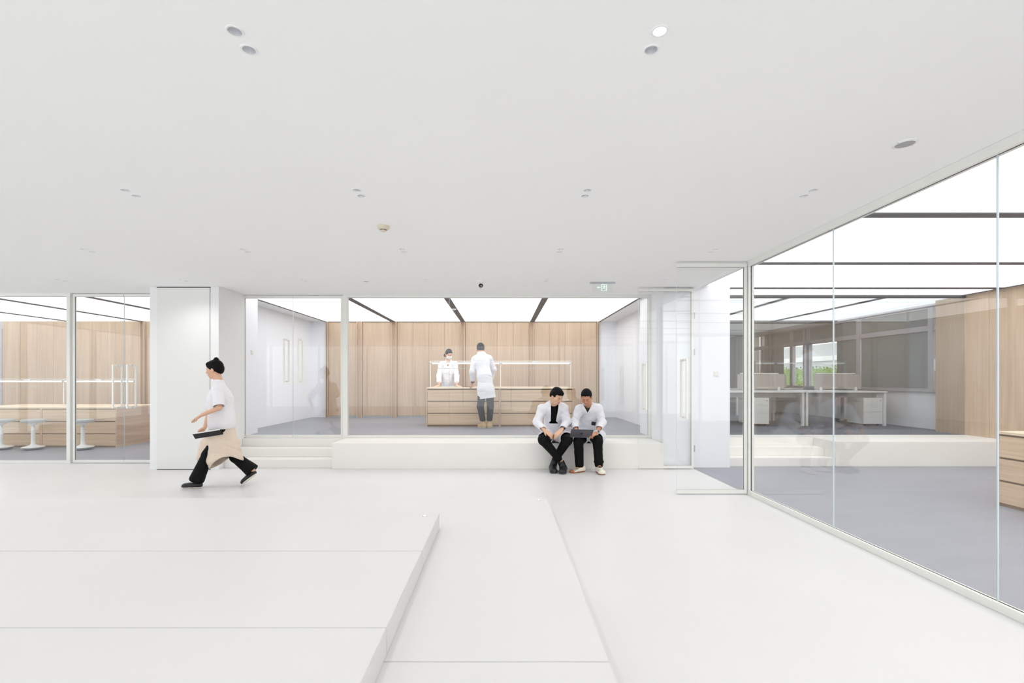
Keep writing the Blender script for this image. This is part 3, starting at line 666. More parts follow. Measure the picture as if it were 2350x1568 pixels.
def smin(a, b, k):
    h = np.clip(.5+.5*(b-a)/k, 0, 1); return b+(a-b)*h-k*h*(1-h)
class Body:
    """A solid made of blended tapered limbs and ellipsoids; mesh() skins it as one continuous surface."""
    def __init__(s): s.p = []
    def cap(s, a, b, ra, rb=None, k=.02, flat=None, op='add'):
        a = np.array(a, float); b = np.array(b, float); rb = ra if rb is None else rb
        s.p.append(('c', a, b, ra, rb, k, flat, op)); return s
    def path(s, pts, rs, k=.02, flat=None, op='add'):
        for i in range(len(pts)-1): s.cap(pts[i], pts[i+1], rs[i], rs[i+1], k, flat, op)
        return s
    def ell(s, c, r, R=None, k=.02, op='add'):
        s.p.append(('e', np.array(c, float), np.array(r, float), np.eye(3) if R is None else np.array(R, float), 0, k, None, op)); return s
    def slab(s, point, normal, k=.004):      # keeps the side the normal points away from
        n = np.array(normal, float); s.p.append(('h', np.array(point, float), n/np.linalg.norm(n), 0, 0, k, None, 'cut')); return s
    def blk(s, c, r, R=None, k=.004, op='cut', rad=.004):   # rounded block
        s.p.append(('b', np.array(c, float), np.array(r, float), np.eye(3) if R is None else np.array(R, float), rad, k, None, op)); return s
    def bounds(s):
        lo = np.full(3, 1e9); hi = -lo
        for q in s.p:
            if q[7] != 'add': continue
            l, h = s.bb(q); lo = np.minimum(lo, l); hi = np.maximum(hi, h)
        return lo, hi
    @staticmethod
    def bb(q):
        if q[0] == 'c':
            r = max(q[3], q[4])*(max(1, q[6][1]) if q[6] else 1); return np.minimum(q[1], q[2])-r, np.maximum(q[1], q[2])+r
        r = np.linalg.norm(q[2]) if q[0] == 'b' else max(q[2]); return q[1]-r, q[1]+r
    def field(s, vox):
        lo, hi = s.bounds(); lo -= vox*4; hi += vox*4
        n = np.ceil((hi-lo)/vox).astype(int)+1
        D = np.full(n, .2, np.float32)
        ax = [lo[i]+vox*np.arange(n[i]) for i in range(3)]
        for q in s.p:
            typ, k, op = q[0], q[5], q[7]
            if typ == 'h':
                i0 = np.zeros(3, int); i1 = n
            else:
                l, h = s.bb(q); mg = k+vox*4+.03
                i0 = np.clip(np.floor((l-mg-lo)/vox).astype(int), 0, n-1); i1 = np.clip(np.ceil((h+mg-lo)/vox).astype(int)+1, 1, n)
            if (i1 <= i0).any(): continue
            X, Y, Z = np.meshgrid(*[ax[i][i0[i]:i1[i]] for i in range(3)], indexing='ij')
            P = np.stack((X, Y, Z), -1)
            if typ == 'c':
                a, b, ra, rb, flat = q[1], q[2], q[3], q[4], q[6]
                ba = b-a; L = ba@ba+1e-12; t = np.clip(((P-a)@ba)/L, 0, 1); v = P-a-t[..., None]*ba
                if flat is not None:
                    nn = np.array(flat[0], float); nn /= np.linalg.norm(nn); f = flat[1]
                    v = v+nn*((v@nn)*(1/f-1))[..., None]
                    d = (np.linalg.norm(v, axis=-1)-(ra+(rb-ra)*t))*min(1, f)
                else: d = np.linalg.norm(v, axis=-1)-(ra+(rb-ra)*t)
            elif typ == 'e':
                v = (P-q[1])@q[3]; k0 = np.linalg.norm(v/q[2], axis=-1); k1 = np.linalg.norm(v/q[2]**2, axis=-1)+1e-9
                d = k0*(k0-1)/k1
            elif typ == 'b':
                v = np.abs((P-q[1])@q[3])-(q[2]-q[4]); d = np.linalg.norm(np.maximum(v, 0), axis=-1)+np.minimum(v.max(-1), 0)-q[4]
            else: d = (P-q[1])@q[2]
            sl = tuple(slice(i0[i], i1[i]) for i in range(3))
            if op == 'add': D[sl] = smin(D[sl], d, k)
            elif typ == 'h': D[sl] = -smin(-D[sl], -d, k)
            else: D[sl] = -smin(-D[sl], d, k)
        return D, lo, ax
    def mesh(s, name, m, parent, vox=.007, shell=None, cuts=(), expand=0, fold=0, freq=18, seed=0, foldfn=None):
        D, lo, ax = s.field(vox)
        if fold or foldfn:
            X, Y, Z = np.meshgrid(*ax, indexing='ij'); f = freq
            a = np.sin(f*(X*.8+Z*.5)+seed+2*np.sin(f*.35*Z+seed))*np.sin(f*(Z*.9-Y*.6)*.7+1.3*seed+1.7*np.sin(f*.4*X))
            b_ = np.sin(f*2.1*(X*.5-Z*.8+Y*.3)+seed*2)*np.sin(f*1.3*(Y+X*.4)+seed)
            w_ = f*1.15*(X*.45+Z*.85+Y*.3)+2.4*np.sin(f*.21*X+seed)+1.8*np.sin(f*.27*Z+f*.2*Y)
            D = D+fold*(.32*a+.25*b_+(1-np.abs(np.sin(w_)))**3*(.55+.45*np.sin(f*.33*(X-Z)+seed)))
            if foldfn is not None: D = D+foldfn(X, Y, Z)
        if expand: D = D-expand
        if shell: D = np.maximum(D, -(D+shell))
        if len(cuts):
            X, Y, Z = np.meshgrid(*ax, indexing='ij'); P = np.stack((X, Y, Z), -1)
            for c in cuts: D = np.maximum(D, -c(P))
        me = nets(D, lo, vox, name)
        me.materials.append(m)
        loc = Vector((0, 0, 0)); pp = parent
        while pp is not None: loc += Vector(pp.location); pp = pp.parent
        me.transform(Matrix.Translation(-loc))
        me.polygons.foreach_set('use_smooth', [True]*len(me.polygons))
        o = bpy.data.objects.new(name, me); COL.objects.link(o); o.parent = parent
        return o
def nets(D, lo, vox, name):
    D = D.astype(np.float32); D = np.where(np.abs(D) < 1e-6, 1e-6, D); I = D < 0
    nx, ny, nz = D.shape
    acc = np.zeros((nx-1, ny-1, nz-1, 3), np.float32); cnt = np.zeros((nx-1, ny-1, nz-1), np.float32)
    for axx in range(3):
        o1, o2 = [a for a in range(3) if a != axx]
        for u in (0, 1):
            for v in (0, 1):
                off = [0, 0, 0]; off[o1] = u; off[o2] = v
                sa = tuple(slice(off[i], off[i]+D.shape[i]-1) for i in range(3))
                off2 = list(off); off2[axx] = 1
                sb = tuple(slice(off2[i], off2[i]+D.shape[i]-1) for i in range(3))
                A = D[sa]; B = D[sb]; c = I[sa] != I[sb]
                t = np.where(c, A/(A-B+1e-12), 0)
                acc[..., axx] += np.where(c, t, 0)
                if u: acc[..., o1] += c
                if v: acc[..., o2] += c
                cnt += c
    cell = cnt > 0; idx = -np.ones(cell.shape, np.int64); ids = np.argwhere(cell); idx[cell] = np.arange(len(ids))
    V = (acc[cell]/cnt[cell][:, None]+ids)*vox+lo
    quads = []
    for axx in range(3):
        o1, o2 = [(axx+1) % 3, (axx+2) % 3]
        sa = [slice(None)]*3; sb = [slice(None)]*3; sa[axx] = slice(0, -1); sb[axx] = slice(1, None)
        c = I[tuple(sa)] != I[tuple(sb)]; e = np.argwhere(c)
        e = e[(e[:, o1] > 0) & (e[:, o2] > 0) & (e[:, o1] < D.shape[o1]-1) & (e[:, o2] < D.shape[o2]-1)]
        if not len(e): continue
        ins = I[tuple(sa)][tuple(e.T)]
        def g_(a, b):
            q = e.copy(); q[:, o1] -= a; q[:, o2] -= b; return idx[tuple(q.T)]
        Q = np.stack((g_(1, 1), g_(0, 1), g_(0, 0), g_(1, 0)), 1)
        Q[~ins] = Q[~ins][:, ::-1]; quads.append(Q)
    Q = np.concatenate(quads)
    me = bpy.data.meshes.new(name); me.vertices.add(len(V)); me.vertices.foreach_set('co', V.astype(np.float32).ravel())
    me.loops.add(len(Q)*4); me.loops.foreach_set('vertex_index', Q.astype(np.int32).ravel())
    me.polygons.add(len(Q)); me.polygons.foreach_set('loop_start', np.arange(0, len(Q)*4, 4, dtype=np.int32)); me.polygons.foreach_set('loop_total', np.full(len(Q), 4, np.int32))
    me.update(calc_edges=True); me.validate()
    return me

V3 = lambda *a: np.array(a, float)
def unit(v): v = np.array(v, float); return v/np.linalg.norm(v)
class Head:
    """Head frame: f forward (the way the face looks), u up, r to the person's left-hand side of the picture axis."""
    def __init__(s, c, f, u=(0, 0, 1), size=1.0):
        s.c = np.array(c, float); s.f = unit(f); s.r = unit(np.cross(s.f, u)); s.u = np.cross(s.r, s.f); s.s = size
        s.R = np.stack((s.r, s.f, s.u), 1)
    def P(s, x, y, z): return s.c+s.s*(s.r*x+s.f*y+s.u*z)
    def skull(s, b, neck=None, nr=.056):
        k = s.s
        b.ell(s.P(0, -.008, .038), V3(.074, .094, .086)*k, s.R, .01)
        b.ell(s.P(0, .018, -.03), V3(.064, .070, .075)*k, s.R, .03)
        b.ell(s.P(0, .052, -.078), V3(.034, .032, .030)*k, s.R, .03)
        for x in (-1, 1):
            b.ell(s.P(x*.042, .055, -.018), V3(.026, .026, .024)*k, s.R, .02)      # cheeks
            b.ell(s.P(x*.077, -.004, -.004), V3(.010, .020, .032)*k, s.R, .006)     # ears
            b.cap(s.P(x*.012, .088, .030), s.P(x*.044, .077, .030), .009*k, .008*k, .012)   # brow ridge
            b.ell(s.P(x*.031, .094, .012), V3(.016, .012, .009)*k, s.R, .010, op='cut')
            b.ell(s.P(x*.031, .078, .011), V3(.014, .013, .010)*k, s.R, .006)
        b.cap(s.P(0, .088, .018), s.P(0, .108, -.020), .008*k, .012*k, .010)        # nose
        for x in (-1, 1): b.ell(s.P(x*.011, .097, -.024), V3(.009, .010, .008)*k, s.R, .005)
        b.cap(s.P(-.016, .086, -.050), s.P(.016, .086, -.050), .008*k, .008*k, .010)
        b.cap(s.P(-.014, .084, -.060), s.P(.014, .084, -.060), .008*k, .008*k, .008)
        if neck is not None: b.cap(s.P(0, -.022, -.055), neck, nr*k, nr*1.08, .03)
    def face(s, parent, brow=True, mouth=True, closed=True):
        k = s.s
        for x in (-1, 1):
            if brow: Body().cap(s.P(x*.016, .0955, .032), s.P(x*.046, .0815, .034), .0038*k, .0028*k, .002).mesh('eyebrow', M['dark'], parent, .0025)
            Body().cap(s.P(x*.021, .0925, .008), s.P(x*.042, .084, .008), .0028*k, .0024*k, .002).mesh('eye', M['dark'], parent, .0022)
        if mouth:
            Body().cap(s.P(-.019, .089, -.055), s.P(0, .096, -.054), .0045*k, .0065*k, .004).cap(s.P(0, .096, -.054), s.P(.019, .089, -.055), .0065*k, .0045*k, .004).mesh('lips', M['lip'], parent, .0028)
    def hair(s, parent, m, front=.052, thick=.012, side=-.01, back=-.06, vox=.0045, extra=None, name='hair', fringe=1.0, part=0.0):
        k = s.s; b = Body()
        b.ell(s.P(0, -.014, .048), V3(.080+thick*.4, .098+thick*.6, .086+thick)*k, s.R, .01)
        b.ell(s.P(0, -.045, .0), V3(.074+thick*.4, .066+thick*.4, .07)*k, s.R, .03)
        if fringe: b.ell(s.P(0, .058, .092), V3(.056, .036*fringe, .026*fringe)*k, s.R, .03)
        if extra: extra(b)
        def face_cut(P):
            q = (P-s.c)@s.R/k
            x, y, z = q[..., 0], q[..., 1], q[..., 2]
            hl = front-.034*(np.abs(x-part)/.072)**3+.004*np.sin(x*170+z*60)
            yl = np.where(z > .012, .040, .022)+.003*np.sin(z*260)
            return np.maximum(yl-y, z-hl)*k
        def low_cut(P):
            q = (P-s.c)@s.R/k; x, y, z = q[..., 0], q[..., 1], q[..., 2]
            lim = np.where(y > -.03, side, side+(back-side)*np.clip((-.03-y)/.04, 0, 1))
            return (z-lim)*k
        return b.mesh(name, m, parent, vox, cuts=(face_cut, low_cut), fold=.0022, freq=95)
def hand(b, wrist, knuckle, down, length=.10, curl=(.5, .6, .7, .8), r=.0085, thumb=1, side=None, spread=.0):
    """palm and five fingers; knuckle = centre of the knuckle row, down = way the palm faces, thumb = +1 / -1 side"""
    wrist = np.array(wrist, float); knuckle = np.array(knuckle, float)
    f = unit(knuckle-wrist); n = unit(np.array(down, float)-f*(np.array(down, float)@f)); t = np.cross(f, n)*thumb
    pl = np.linalg.norm(knuckle-wrist)
    lens = (.95, 1.05, .98, .78)
    for i, o_ in enumerate((.030, .010, -.010, -.029)):      # index .. little, index nearest the thumb
        kn = knuckle+t*o_-f*(.004*abs(i-1))
        b.cap(wrist+t*o_*.55, kn, .0135, .0105, .008)
        L = length*.78*lens[i]; c = curl[i]; p = kn; d = unit(f+t*spread*(1.5-i)*.25); ang = c*.45
        for j, (seg, rr) in enumerate(((.45, r), (.31, r*.92), (.24, r*.82))):
            d2 = unit(d*math.cos(ang)+n*math.sin(ang)); q = p+d2*L*seg
            b.cap(p, q, rr*1.02, rr*.95, .003); p = q; n = unit(n-d2*(n@d2)); d = d2; ang = c*.9
        n = unit(np.array(down, float)-f*(np.array(down, float)@f))
    b0 = wrist+f*pl*.25+t*.022; b1 = b0+f*.030+t*.022+n*.010; b2 = b1+f*.028+t*.004+n*.012
    b.cap(b0, b1, .013, .0105, .008); b.cap(b1, b2, .0100, .0080, .004)
def limb(b, pts, rs, k=.03): b.path(pts, rs, k)
def person(loc, label, group=None): return tag(empty('person', loc), label, 'person', group)
def watch(parent, a, b_, r, m1, m2, up):
    a = Vector(a); b_ = Vector(b_); d = (b_-a).normalized(); c = (a+b_)/2
    loc = Vector((0, 0, 0)); pp = parent
    while pp is not None: loc += Vector(pp.location); pp = pp.parent
    w_ = MB(); w_.tube(c-d*.011-loc, c+d*.011-loc, r+.004, n=24); o = w_.build('watch_strap', m1, parent, smooth=True)
    u = Vector(up); u = (u-d*(u@d)).normalized(); e = c+u*(r+.003)-loc
    MB().tube(e, e+u*.010, .021, n=24).build('watch_case', M['steel'] if m2 is None else m2, o, smooth=True)
    MB().tube(e+u*.010, e+u*.0115, .017, n=24).build('watch_face', M['blackp'], o, smooth=True)
def shoe(parent, heel, toe, w_, h, mu, ms, up=(0, 0, 1), ankle=None, ar=.045, name='shoe', toecap=None):
    heel = np.array(heel, float); toe = np.array(toe, float); f = unit(toe-heel); L = np.linalg.norm(toe-heel)
    u = unit(np.array(up, float)-f*(np.array(up, float)@f)); r_ = np.cross(f, u); R = np.stack((r_, f, u), 1)
    b = Body()
    b.cap(heel+f*.035+u*.035, toe-f*.05+u*.028, w_*.44, w_*.50, .03, flat=(u, .80))
    b.ell(toe-f*.045+u*.026, V3(w_*.5, .055, h*.42), R, .03)
    b.ell(heel+f*.03+u*.045, V3(w_*.42, .038, h*.55), R, .03)
    b.ell(heel+f*L*.42+u*h*.55, V3(w_*.40, L*.26, h*.42), R, .04)
    if ankle is not None: b.cap(heel+f*.05+u*h*.6, ankle, ar, ar*.95, .03)
    def sole_cut(P): return ((P-heel)@u)-.010
    cuts = [lambda P: ((P-heel)@u)-.014]
    if ankle is not None:
        an = np.array(ankle, float); ad = unit(an-(heel+f*.05))
        cuts.append(lambda P: -((P-an)@ad))
    o = b.mesh(name, mu, parent, .006, cuts=cuts, fold=.0012, freq=60)
    s_ = Body(); s_.cap(heel+f*.04+u*.010, toe-f*.052+u*.010, w_*.46, w_*.53, .02, flat=(u, .42))
    s_.mesh('sole', ms, o, .006, cuts=[lambda P: ((P-heel)@u)*1.0, lambda P: .020-((P-heel)@u)])
    if toecap is not None:
        t = Body(); t.ell(toe-f*.034+u*.018, V3(w_*.47, .042, .030), R, .01)
        t.mesh('toe_cap', toecap, o, .005, cuts=[lambda P: ((P-(toe-f*.035))@f), lambda P: ((P-heel)@u)])
    return o

def lapel_regions(cx, half, zt, zb, yc, wd=.050):
    def lap(P):          # flap beside the opening with a notch near the top
        x, y, z = P[..., 0], P[..., 1], P[..., 2]; t = (zt-z)/(zt-zb); h = half(t); w_ = wd*np.clip(1.04-t, 0, 1)**.5*np.where((t < .22) & (t > .15), .45, 1.0)*np.where(t < .15, .8, 1)
        a = np.abs(x-cx(t)); return np.minimum(np.minimum(a-h+.002, h+w_-a), np.minimum(yc-y, np.minimum(t+.05, 1.02-t)))
    return lap
def patch(x0, x1, z0, z1, yc):
    return lambda P: np.minimum(np.minimum(P[..., 0]-x0, x1-P[..., 0]), np.minimum(np.minimum(P[..., 2]-z0, z1-P[..., 2]), np.minimum(yc-P[..., 1], P[..., 1]-yc+.16)))
def neck_collar(neck, co, f=(0, -1), w_=.078, m='coat', rise=.035):
    fx, fy = f; rx, ry = -fy, fx; c = Body(); pts = []
    for a in (-125, -90, -45, 0, 45, 90, 125):
        t = math.radians(a+180); pts.append(neck+V3((fx*math.cos(t)+rx*math.sin(t))*w_, (fy*math.cos(t)+ry*math.sin(t))*w_*.95+.012, rise*(.25+.75*math.cos(math.radians(a*.62)))))
    c.path(pts, [.0085]*7, .01, flat=((0, 0, 1), 2.6)); c.mesh('coat_collar', M[m], co, .005)

# ---------------- seated man on the left: open white coat, black clothes, ankles crossed
q4 = lambda zx, zy, Y: np.array(W(1180+zx/6.273, 860+zy/6.273, Y))
def collar(b, pts, r=.012, k=.006): b.path(pts, [r]*len(pts), k)
def seated_one():
    R = person((.86, 7.9, PZ), 'seated person with black hair in an open white lab coat over black clothes, ankles crossed')
    pel = q4(575, 890, 7.95); chest = q4(575, 600, 7.80); neck = q4(560, 430, 7.70)
    sL, sR = q4(400, 495, 7.72), q4(712, 485, 7.72); eL, eR = q4(330, 685, 7.68), q4(760, 670, 7.68)
    wL, wR = q4(430, 795, 7.42), q4(690, 785, 7.42)
    hipL, hipR = q4(500, 885, 7.86), q4(655, 885, 7.86); kL, kR = q4(420, 940, 7.42), q4(765, 940, 7.42)
    aR, aL = q4(668, 1245, 7.46), q4(585, 1235, 7.56)      # ankle of the leg from the left knee ends on the right
    hd = Head(q4(608, 318, 7.58), (.52, -.70, -.52), size=1.04)
    body = Body(); hd.skull(body, neck, .055)
    body.cap(neck+V3(0, .01, -.03), pel+V3(0, .01, .02), .05, .058, .04); body.cap(sL+V3(.03, .03, -.02), sR+V3(-.03, .03, -.02), .04, .04, .03)
    for s_, e_, w_ in ((sL, eL, wL), (sR, eR, wR)): body.path([s_, e_, w_], [.042, .036, .026], .02)
    kn1 = q4(518, 862, 7.35); kn2 = q4(603, 868, 7.34)
    hand(body, wL, kn1, (.3, .3, -1), thumb=-1, curl=(.5, .6, .6, .6)); hand(body, wR, kn2, (-.3, .3, -1), thumb=1, curl=(.5, .5, .6, .7))
    body.path([hipL, kL, aR], [.07, .05, .034], .02); body.path([hipR, kR, aL], [.07, .05, .034], .02)
    body.cap(aR, V3(aR[0]+.03, aR[1]-.02, .07), .034, .03); body.cap(aL, V3(aL[0]+.0, aL[1]-.02, .07), .034, .03)
    bo = body.mesh('body', M['skin'], R, .005)
    hd.face(R); hd.hair(R, M['hair'], front=.074, thick=.015, side=.008, back=-.05, part=.012, fringe=.9)
    sh = Body(); sh.cap(chest+V3(0, .012, .10), pel, .118, .115, .05, flat=((0, 1, 0), .72)); sh.cap(neck+V3(0, .008, -.025), chest+V3(0, .005, .02), .068, .12, .04)
    sh.mesh('shirt', M['blackcloth'], R, .008, fold=.002)
    tr = Body(); tr.path([hipL, kL, aR+(kL-aR)*.10], [.090, .080, .052], .03); tr.path([hipR, kR, aL+(kR-aL)*.02], [.090, .080, .052], .03)
    tr.cap(hipL, hipR, .092, .092, .03); tr.cap(pel, pel+V3(0, .02, .06), .12, .12, .04)
    tr.mesh('trousers', M['blackcloth'], R, .007, fold=.0035, freq=26, cuts=[lambda P: P[..., 2]-PZ-.004+np.where(P[..., 1] < 7.69, 9, 0)])
    # coat
    ct = Body(); ct.cap(chest+V3(0, .0, .11), pel+V3(0, 0, .05), .160, .175, .05, flat=((0, 1, 0), .86))
    ct.cap(sL+V3(.02, 0, -.01), sR+V3(-.02, 0, -.01), .078, .078, .05); ct.cap(neck+V3(0, .01, -.02), chest+V3(0, .005, .08), .086, .13, .05)
    for q_ in (sL, sR): ct.cap(neck+V3(0, .015, -.015), q_, .066, .070, .04)
    for s_, e_, w_ in ((sL, eL, wL), (sR, eR, wR)): ct.path([s_, e_, w_+(e_-w_)*.08], [.070, .068, .052], .03)
    for h_, k_ in ((hipL, kL), (hipR, kR)): ct.cap(h_+V3(0, 0, .02), h_+(k_-h_)*.97+V3(0, 0, .012), .120, .108, .04)
    ct.cap(pel+V3(-.16, -.02, -.0), pel+V3(.16, -.02, .0), .10, .10, .04)
    xm = neck[0]; zt = neck[2]+.03; zb = q4(570, 715, 7.6)[2]; xb = q4(575, 700, 7.6)[0]
    cx = lambda t: xm+.020+(xb-xm-.020)*t
    half = lambda t: .066-.026*np.clip(t, -.2, 1.2)+.05*np.clip((t-.88)/.14, 0, 1)
    def opening(P):
        x, y, z = P[..., 0], P[..., 1], P[..., 2]; t = (zt-z)/(zt-zb)
        return np.maximum(np.abs(x-cx(t))-half(t), np.maximum(zb-z, y-(7.74+.02*t)))
    def lapopen(P):     # the skirt of the coat falls open between the thighs
        x, y, z = P[..., 0], P[..., 1], P[..., 2]; cx = q4(560, 900, 7.4)[0]
        return np.maximum(np.abs(x-cx)-.03-.25*np.clip(7.62-y, 0, 1), y-7.62)
    def wristL(P): return -((P-(wL+(eL-wL)*.14))@unit(wL-eL))+.0*P[..., 0]
    cuffs = [lambda P, w_=w_, e_=e_: np.maximum(-((P-(w_+(e_-w_)*.06))@unit(w_-e_)), np.linalg.norm(P-w_, axis=-1)-.075) for w_, e_ in ((wL, eL), (wR, eR))]
    hem = [lambda P, h_=h_, k_=k_: np.maximum(-((P-(h_+(k_-h_)*.90))@unit(k_-h_)), np.linalg.norm(P-k_, axis=-1)-.19) for h_, k_ in ((hipL, kL), (hipR, kR))]
    sit = [lambda P: P[..., 2]-PZ-.003+np.where(P[..., 1] < 7.69, 9, 0)]
    co = ct.mesh('lab_coat', M['coat'], R, .006, shell=.014, cuts=[opening, lapopen]+cuffs+sit+hem, fold=.0085, freq=34, seed=1)
    ct.mesh('lapel', M['coat'], co, .005, expand=.007, shell=.015, cuts=[lapel_regions(cx, half, zt, zb, 7.74, .070)], fold=.0085, freq=34, seed=1)
    ct.mesh('pocket', M['coat'], co, .005, expand=.005, shell=.013, cuts=[patch(chest[0]+.075, chest[0]+.155, chest[2]-.07, chest[2]+.035, 7.76)], fold=.0085, freq=34, seed=1)
    neck_collar(neck, co)
    hR_ = q4(712, 1300, 7.52); tR_ = q4(690, 1400, 7.28); hL_ = q4(552, 1300, 7.58); tL_ = q4(572, 1395, 7.33)
    for h_, t_, a_, dx in ((hR_, tR_, aR, .0), (hL_, tL_, aL, .0)):
        h_[2] = t_[2] = .002; shoe(R, h_, t_, .110, .105, M['shoeblack'], M['solegrey'], ankle=a_+V3(0, 0, .0), ar=.056)
    watch(R, wR+(eR-wR)*.04, wR+(eR-wR)*.12, .034, M['blackp'], None, (.3, -.8, .5))
    o = MB().tube(Vector(kn2+V3(-.035, -.012, .012)), Vector(kn2+V3(-.055, -.02, -.085)), .0045, n=10).build('pen', M['blackp'], smooth=True)
    tag(o, 'slim black pen held in the hands of the left seated person', 'pen')
seated_one()

def seated_two():
    R = person((1.36, 7.95, PZ), 'seated person with short hair and white lab coat, holding an open laptop')
    pel = q4(1085, 880, 7.98); chest = q4(1080, 620, 7.84); neck = q4(1075, 450, 7.74)
    sL, sR = q4(938, 500, 7.74), q4(1212, 490, 7.74); eL, eR = q4(868, 690, 7.74), q4(1265, 690, 7.70)
    wL, wR = q4(893, 800, 7.50), q4(1178, 848, 7.38)
    hipL, hipR = q4(1010, 890, 7.88), q4(1160, 890, 7.88); kL, kR = q4(925, 958, 7.42), q4(1200, 958, 7.42)
    aL, aR = q4(940, 1300, 7.50), q4(1218, 1275, 7.46)
    hd = Head(q4(1042, 330, 7.60), (-.28, -.80, -.56), size=1.03)
    body = Body(); hd.skull(body, neck, .056)
    body.cap(neck+V3(0, .01, -.03), pel+V3(0, .01, .02), .05, .058, .04); body.cap(sL+V3(.03, .03, -.02), sR+V3(-.03, .03, -.02), .04, .04, .03)
    for s_, e_, w_ in ((sL, eL, wL), (sR, eR, wR)): body.path([s_, e_, w_], [.042, .036, .026], .02)
    knR = q4(1118, 872, 7.33)
    hand(body, wR, knR, (0, .2, -.4), thumb=-1, curl=(1.1, 1.1, 1.1, 1.1), length=.09)
    knL = q4(915, 840, 7.44); hand(body, wL, knL, (0, -.1, -1), thumb=1, curl=(.3, .3, .3, .3))
    body.path([hipL, kL, aL], [.07, .05, .034], .02); body.path([hipR, kR, aR], [.07, .05, .034], .02)
    body.cap(aL, aL+V3(-.03, -.05, -.06), .034, .03); body.cap(aR, aR+V3(0, -.06, -.06), .034, .03)
    body.mesh('body', M['skintan'], R, .005)
    hd.face(R); hd.hair(R, M['hair'], front=.076, thick=.006, side=.005, back=-.04, fringe=0)
    sh = Body(); sh.cap(chest+V3(0, .012, .10), pel, .118, .115, .05, flat=((0, 1, 0), .72)); sh.cap(neck+V3(0, .008, -.025), chest+V3(0, .005, .02), .068, .12, .04)
    sh.mesh('shirt', M['olive'], R, .008, fold=.002)
    tr = Body(); tr.path([hipL, kL, aL+V3(0, 0, -.03)], [.088, .076, .066], .03); tr.path([hipR, kR, aR+V3(0, 0, -.02)], [.088, .076, .066], .03)
    tr.ell(aR+(kR-aR)*.07, (.078, .07, .03), None, .02)
    tr.cap(hipL, hipR, .092, .092, .03); tr.cap(pel, pel+V3(0, .02, .06), .12, .12, .04)
    tr.mesh('trousers', M['blackcloth'], R, .007, fold=.004, freq=28, seed=2, cuts=[lambda P: P[..., 2]-PZ-.004+np.where(P[..., 1] < 7.69, 9, 0), lambda P: P[..., 2]-.075])
    ct = Body(); ct.cap(chest+V3(0, .0, .10), pel+V3(0, 0, .05), .155, .17, .05, flat=((0, 1, 0), .86))
    ct.cap(sL+V3(.02, 0, -.01), sR+V3(-.02, 0, -.01), .074, .074, .05); ct.cap(neck+V3(0, .01, -.02), chest+V3(0, .005, .08), .084, .13, .05)
    for q_ in (sL, sR): ct.cap(neck+V3(0, .015, -.015), q_, .064, .068, .04)
    for s_, e_, w_ in ((sL, eL, wL), (sR, eR, wR)): ct.path([s_, e_, w_+(e_-w_)*.08], [.072, .066, .050], .03)
    for h_, k_ in ((hipL, kL), (hipR, kR)): ct.cap(h_+V3(0, .03, .02), h_+(k_-h_)*.72+V3(0, 0, .010), .120, .108, .04)
    ct.cap(pel+V3(-.17, -.02, -.0), pel+V3(.17, -.02, .0), .10, .10, .04)
    ct.cap(pel+V3(-.19, -.16, -.02), pel+V3(-.185, -.27, -.10), .035, .030, .03)
    zt = neck[2]+.02; zb = q4(1075, 555, 7.6)[2]; xc = q4(1068, 500, 7.6)[0]
    cx = lambda t: xc+0*t
    half = lambda t: .064*np.clip(1-t, 0, 1.3)
    def opening(P):
        x, y, z = P[..., 0], P[..., 1], P[..., 2]; t = (zt-z)/(zt-zb)
        return np.maximum(np.abs(x-xc)-half(t), np.maximum(zb-z, y-7.76))
    def lapopen(P):
        x, y, z = P[..., 0], P[..., 1], P[..., 2]
        return np.maximum(np.abs(x-xc-.02)-.01-.35*np.clip(7.66-y, 0, 1), y-7.66)
    cuffs = [lambda P, w_=w_, e_=e_: np.maximum(-((P-(w_+(e_-w_)*.06))@unit(w_-e_)), np.linalg.norm(P-w_, axis=-1)-.075) for w_, e_ in ((wL, eL), (wR, eR))]
    hem = [lambda P, h_=h_, k_=k_: np.maximum(-((P-(h_+(k_-h_)*.70))@unit(k_-h_)), np.linalg.norm(P-k_, axis=-1)-.24) for h_, k_ in ((hipL, kL), (hipR, kR))]
    co = ct.mesh('lab_coat', M['coat'], R, .006, shell=.014, cuts=[opening, lapopen, lambda P: P[..., 2]-PZ-.003+np.where(P[..., 1] < 7.69, 9, 0)]+cuffs+hem, fold=.0085, freq=33, seed=4)
    kw = dict(fold=.0085, freq=33, seed=4)
    ct.mesh('lapel', M['coat'], co, .005, expand=.007, shell=.015, cuts=[lapel_regions(cx, half, zt, zb-.02, 7.76, .068)], **kw)
    ct.mesh('placket', M['coat'], co, .005, expand=.004, shell=.012, cuts=[patch(xc-.012, xc+.022, zb-.26, zb-.01, 7.76)], **kw)
    ct.mesh('pocket', M['coat'], co, .005, expand=.005, shell=.013, cuts=[patch(q4(1090, 705, 7.66)[0], q4(1185, 705, 7.66)[0], q4(1100, 800, 7.66)[2], q4(1100, 722, 7.66)[2], 7.76)], **kw)
    neck_collar(neck, co)
    ph = MB().box(-.034, .034, -.004, .004, -.03, .03).build('phone', M['blackp'], bevel=.002); c = q4(1143, 705, 7.685); ph.location = Vector(c); ph.rotation_euler = (.1, .18, .1)
    tag(ph, 'black phone sticking out of the coat pocket of the right seated person', 'phone')
    shoe(R, aL+V3(.075, .03, -aL[2]+.002), aL+V3(-.155, -.12, -aL[2]+.002), .11, .10, M['cream'], M['gum'], ankle=aL+V3(0, 0, -.03), ar=.046, toecap=M['gum'])
    sh_ = shoe(R, aR+V3(-.005, .05, -aR[2]+.002), aR+V3(.01, -.235, -aR[2]+.002), .10, .09, M['cream'], M['gum'], ankle=aR+V3(0, 0, -.03), ar=.046, toecap=M['gum'])
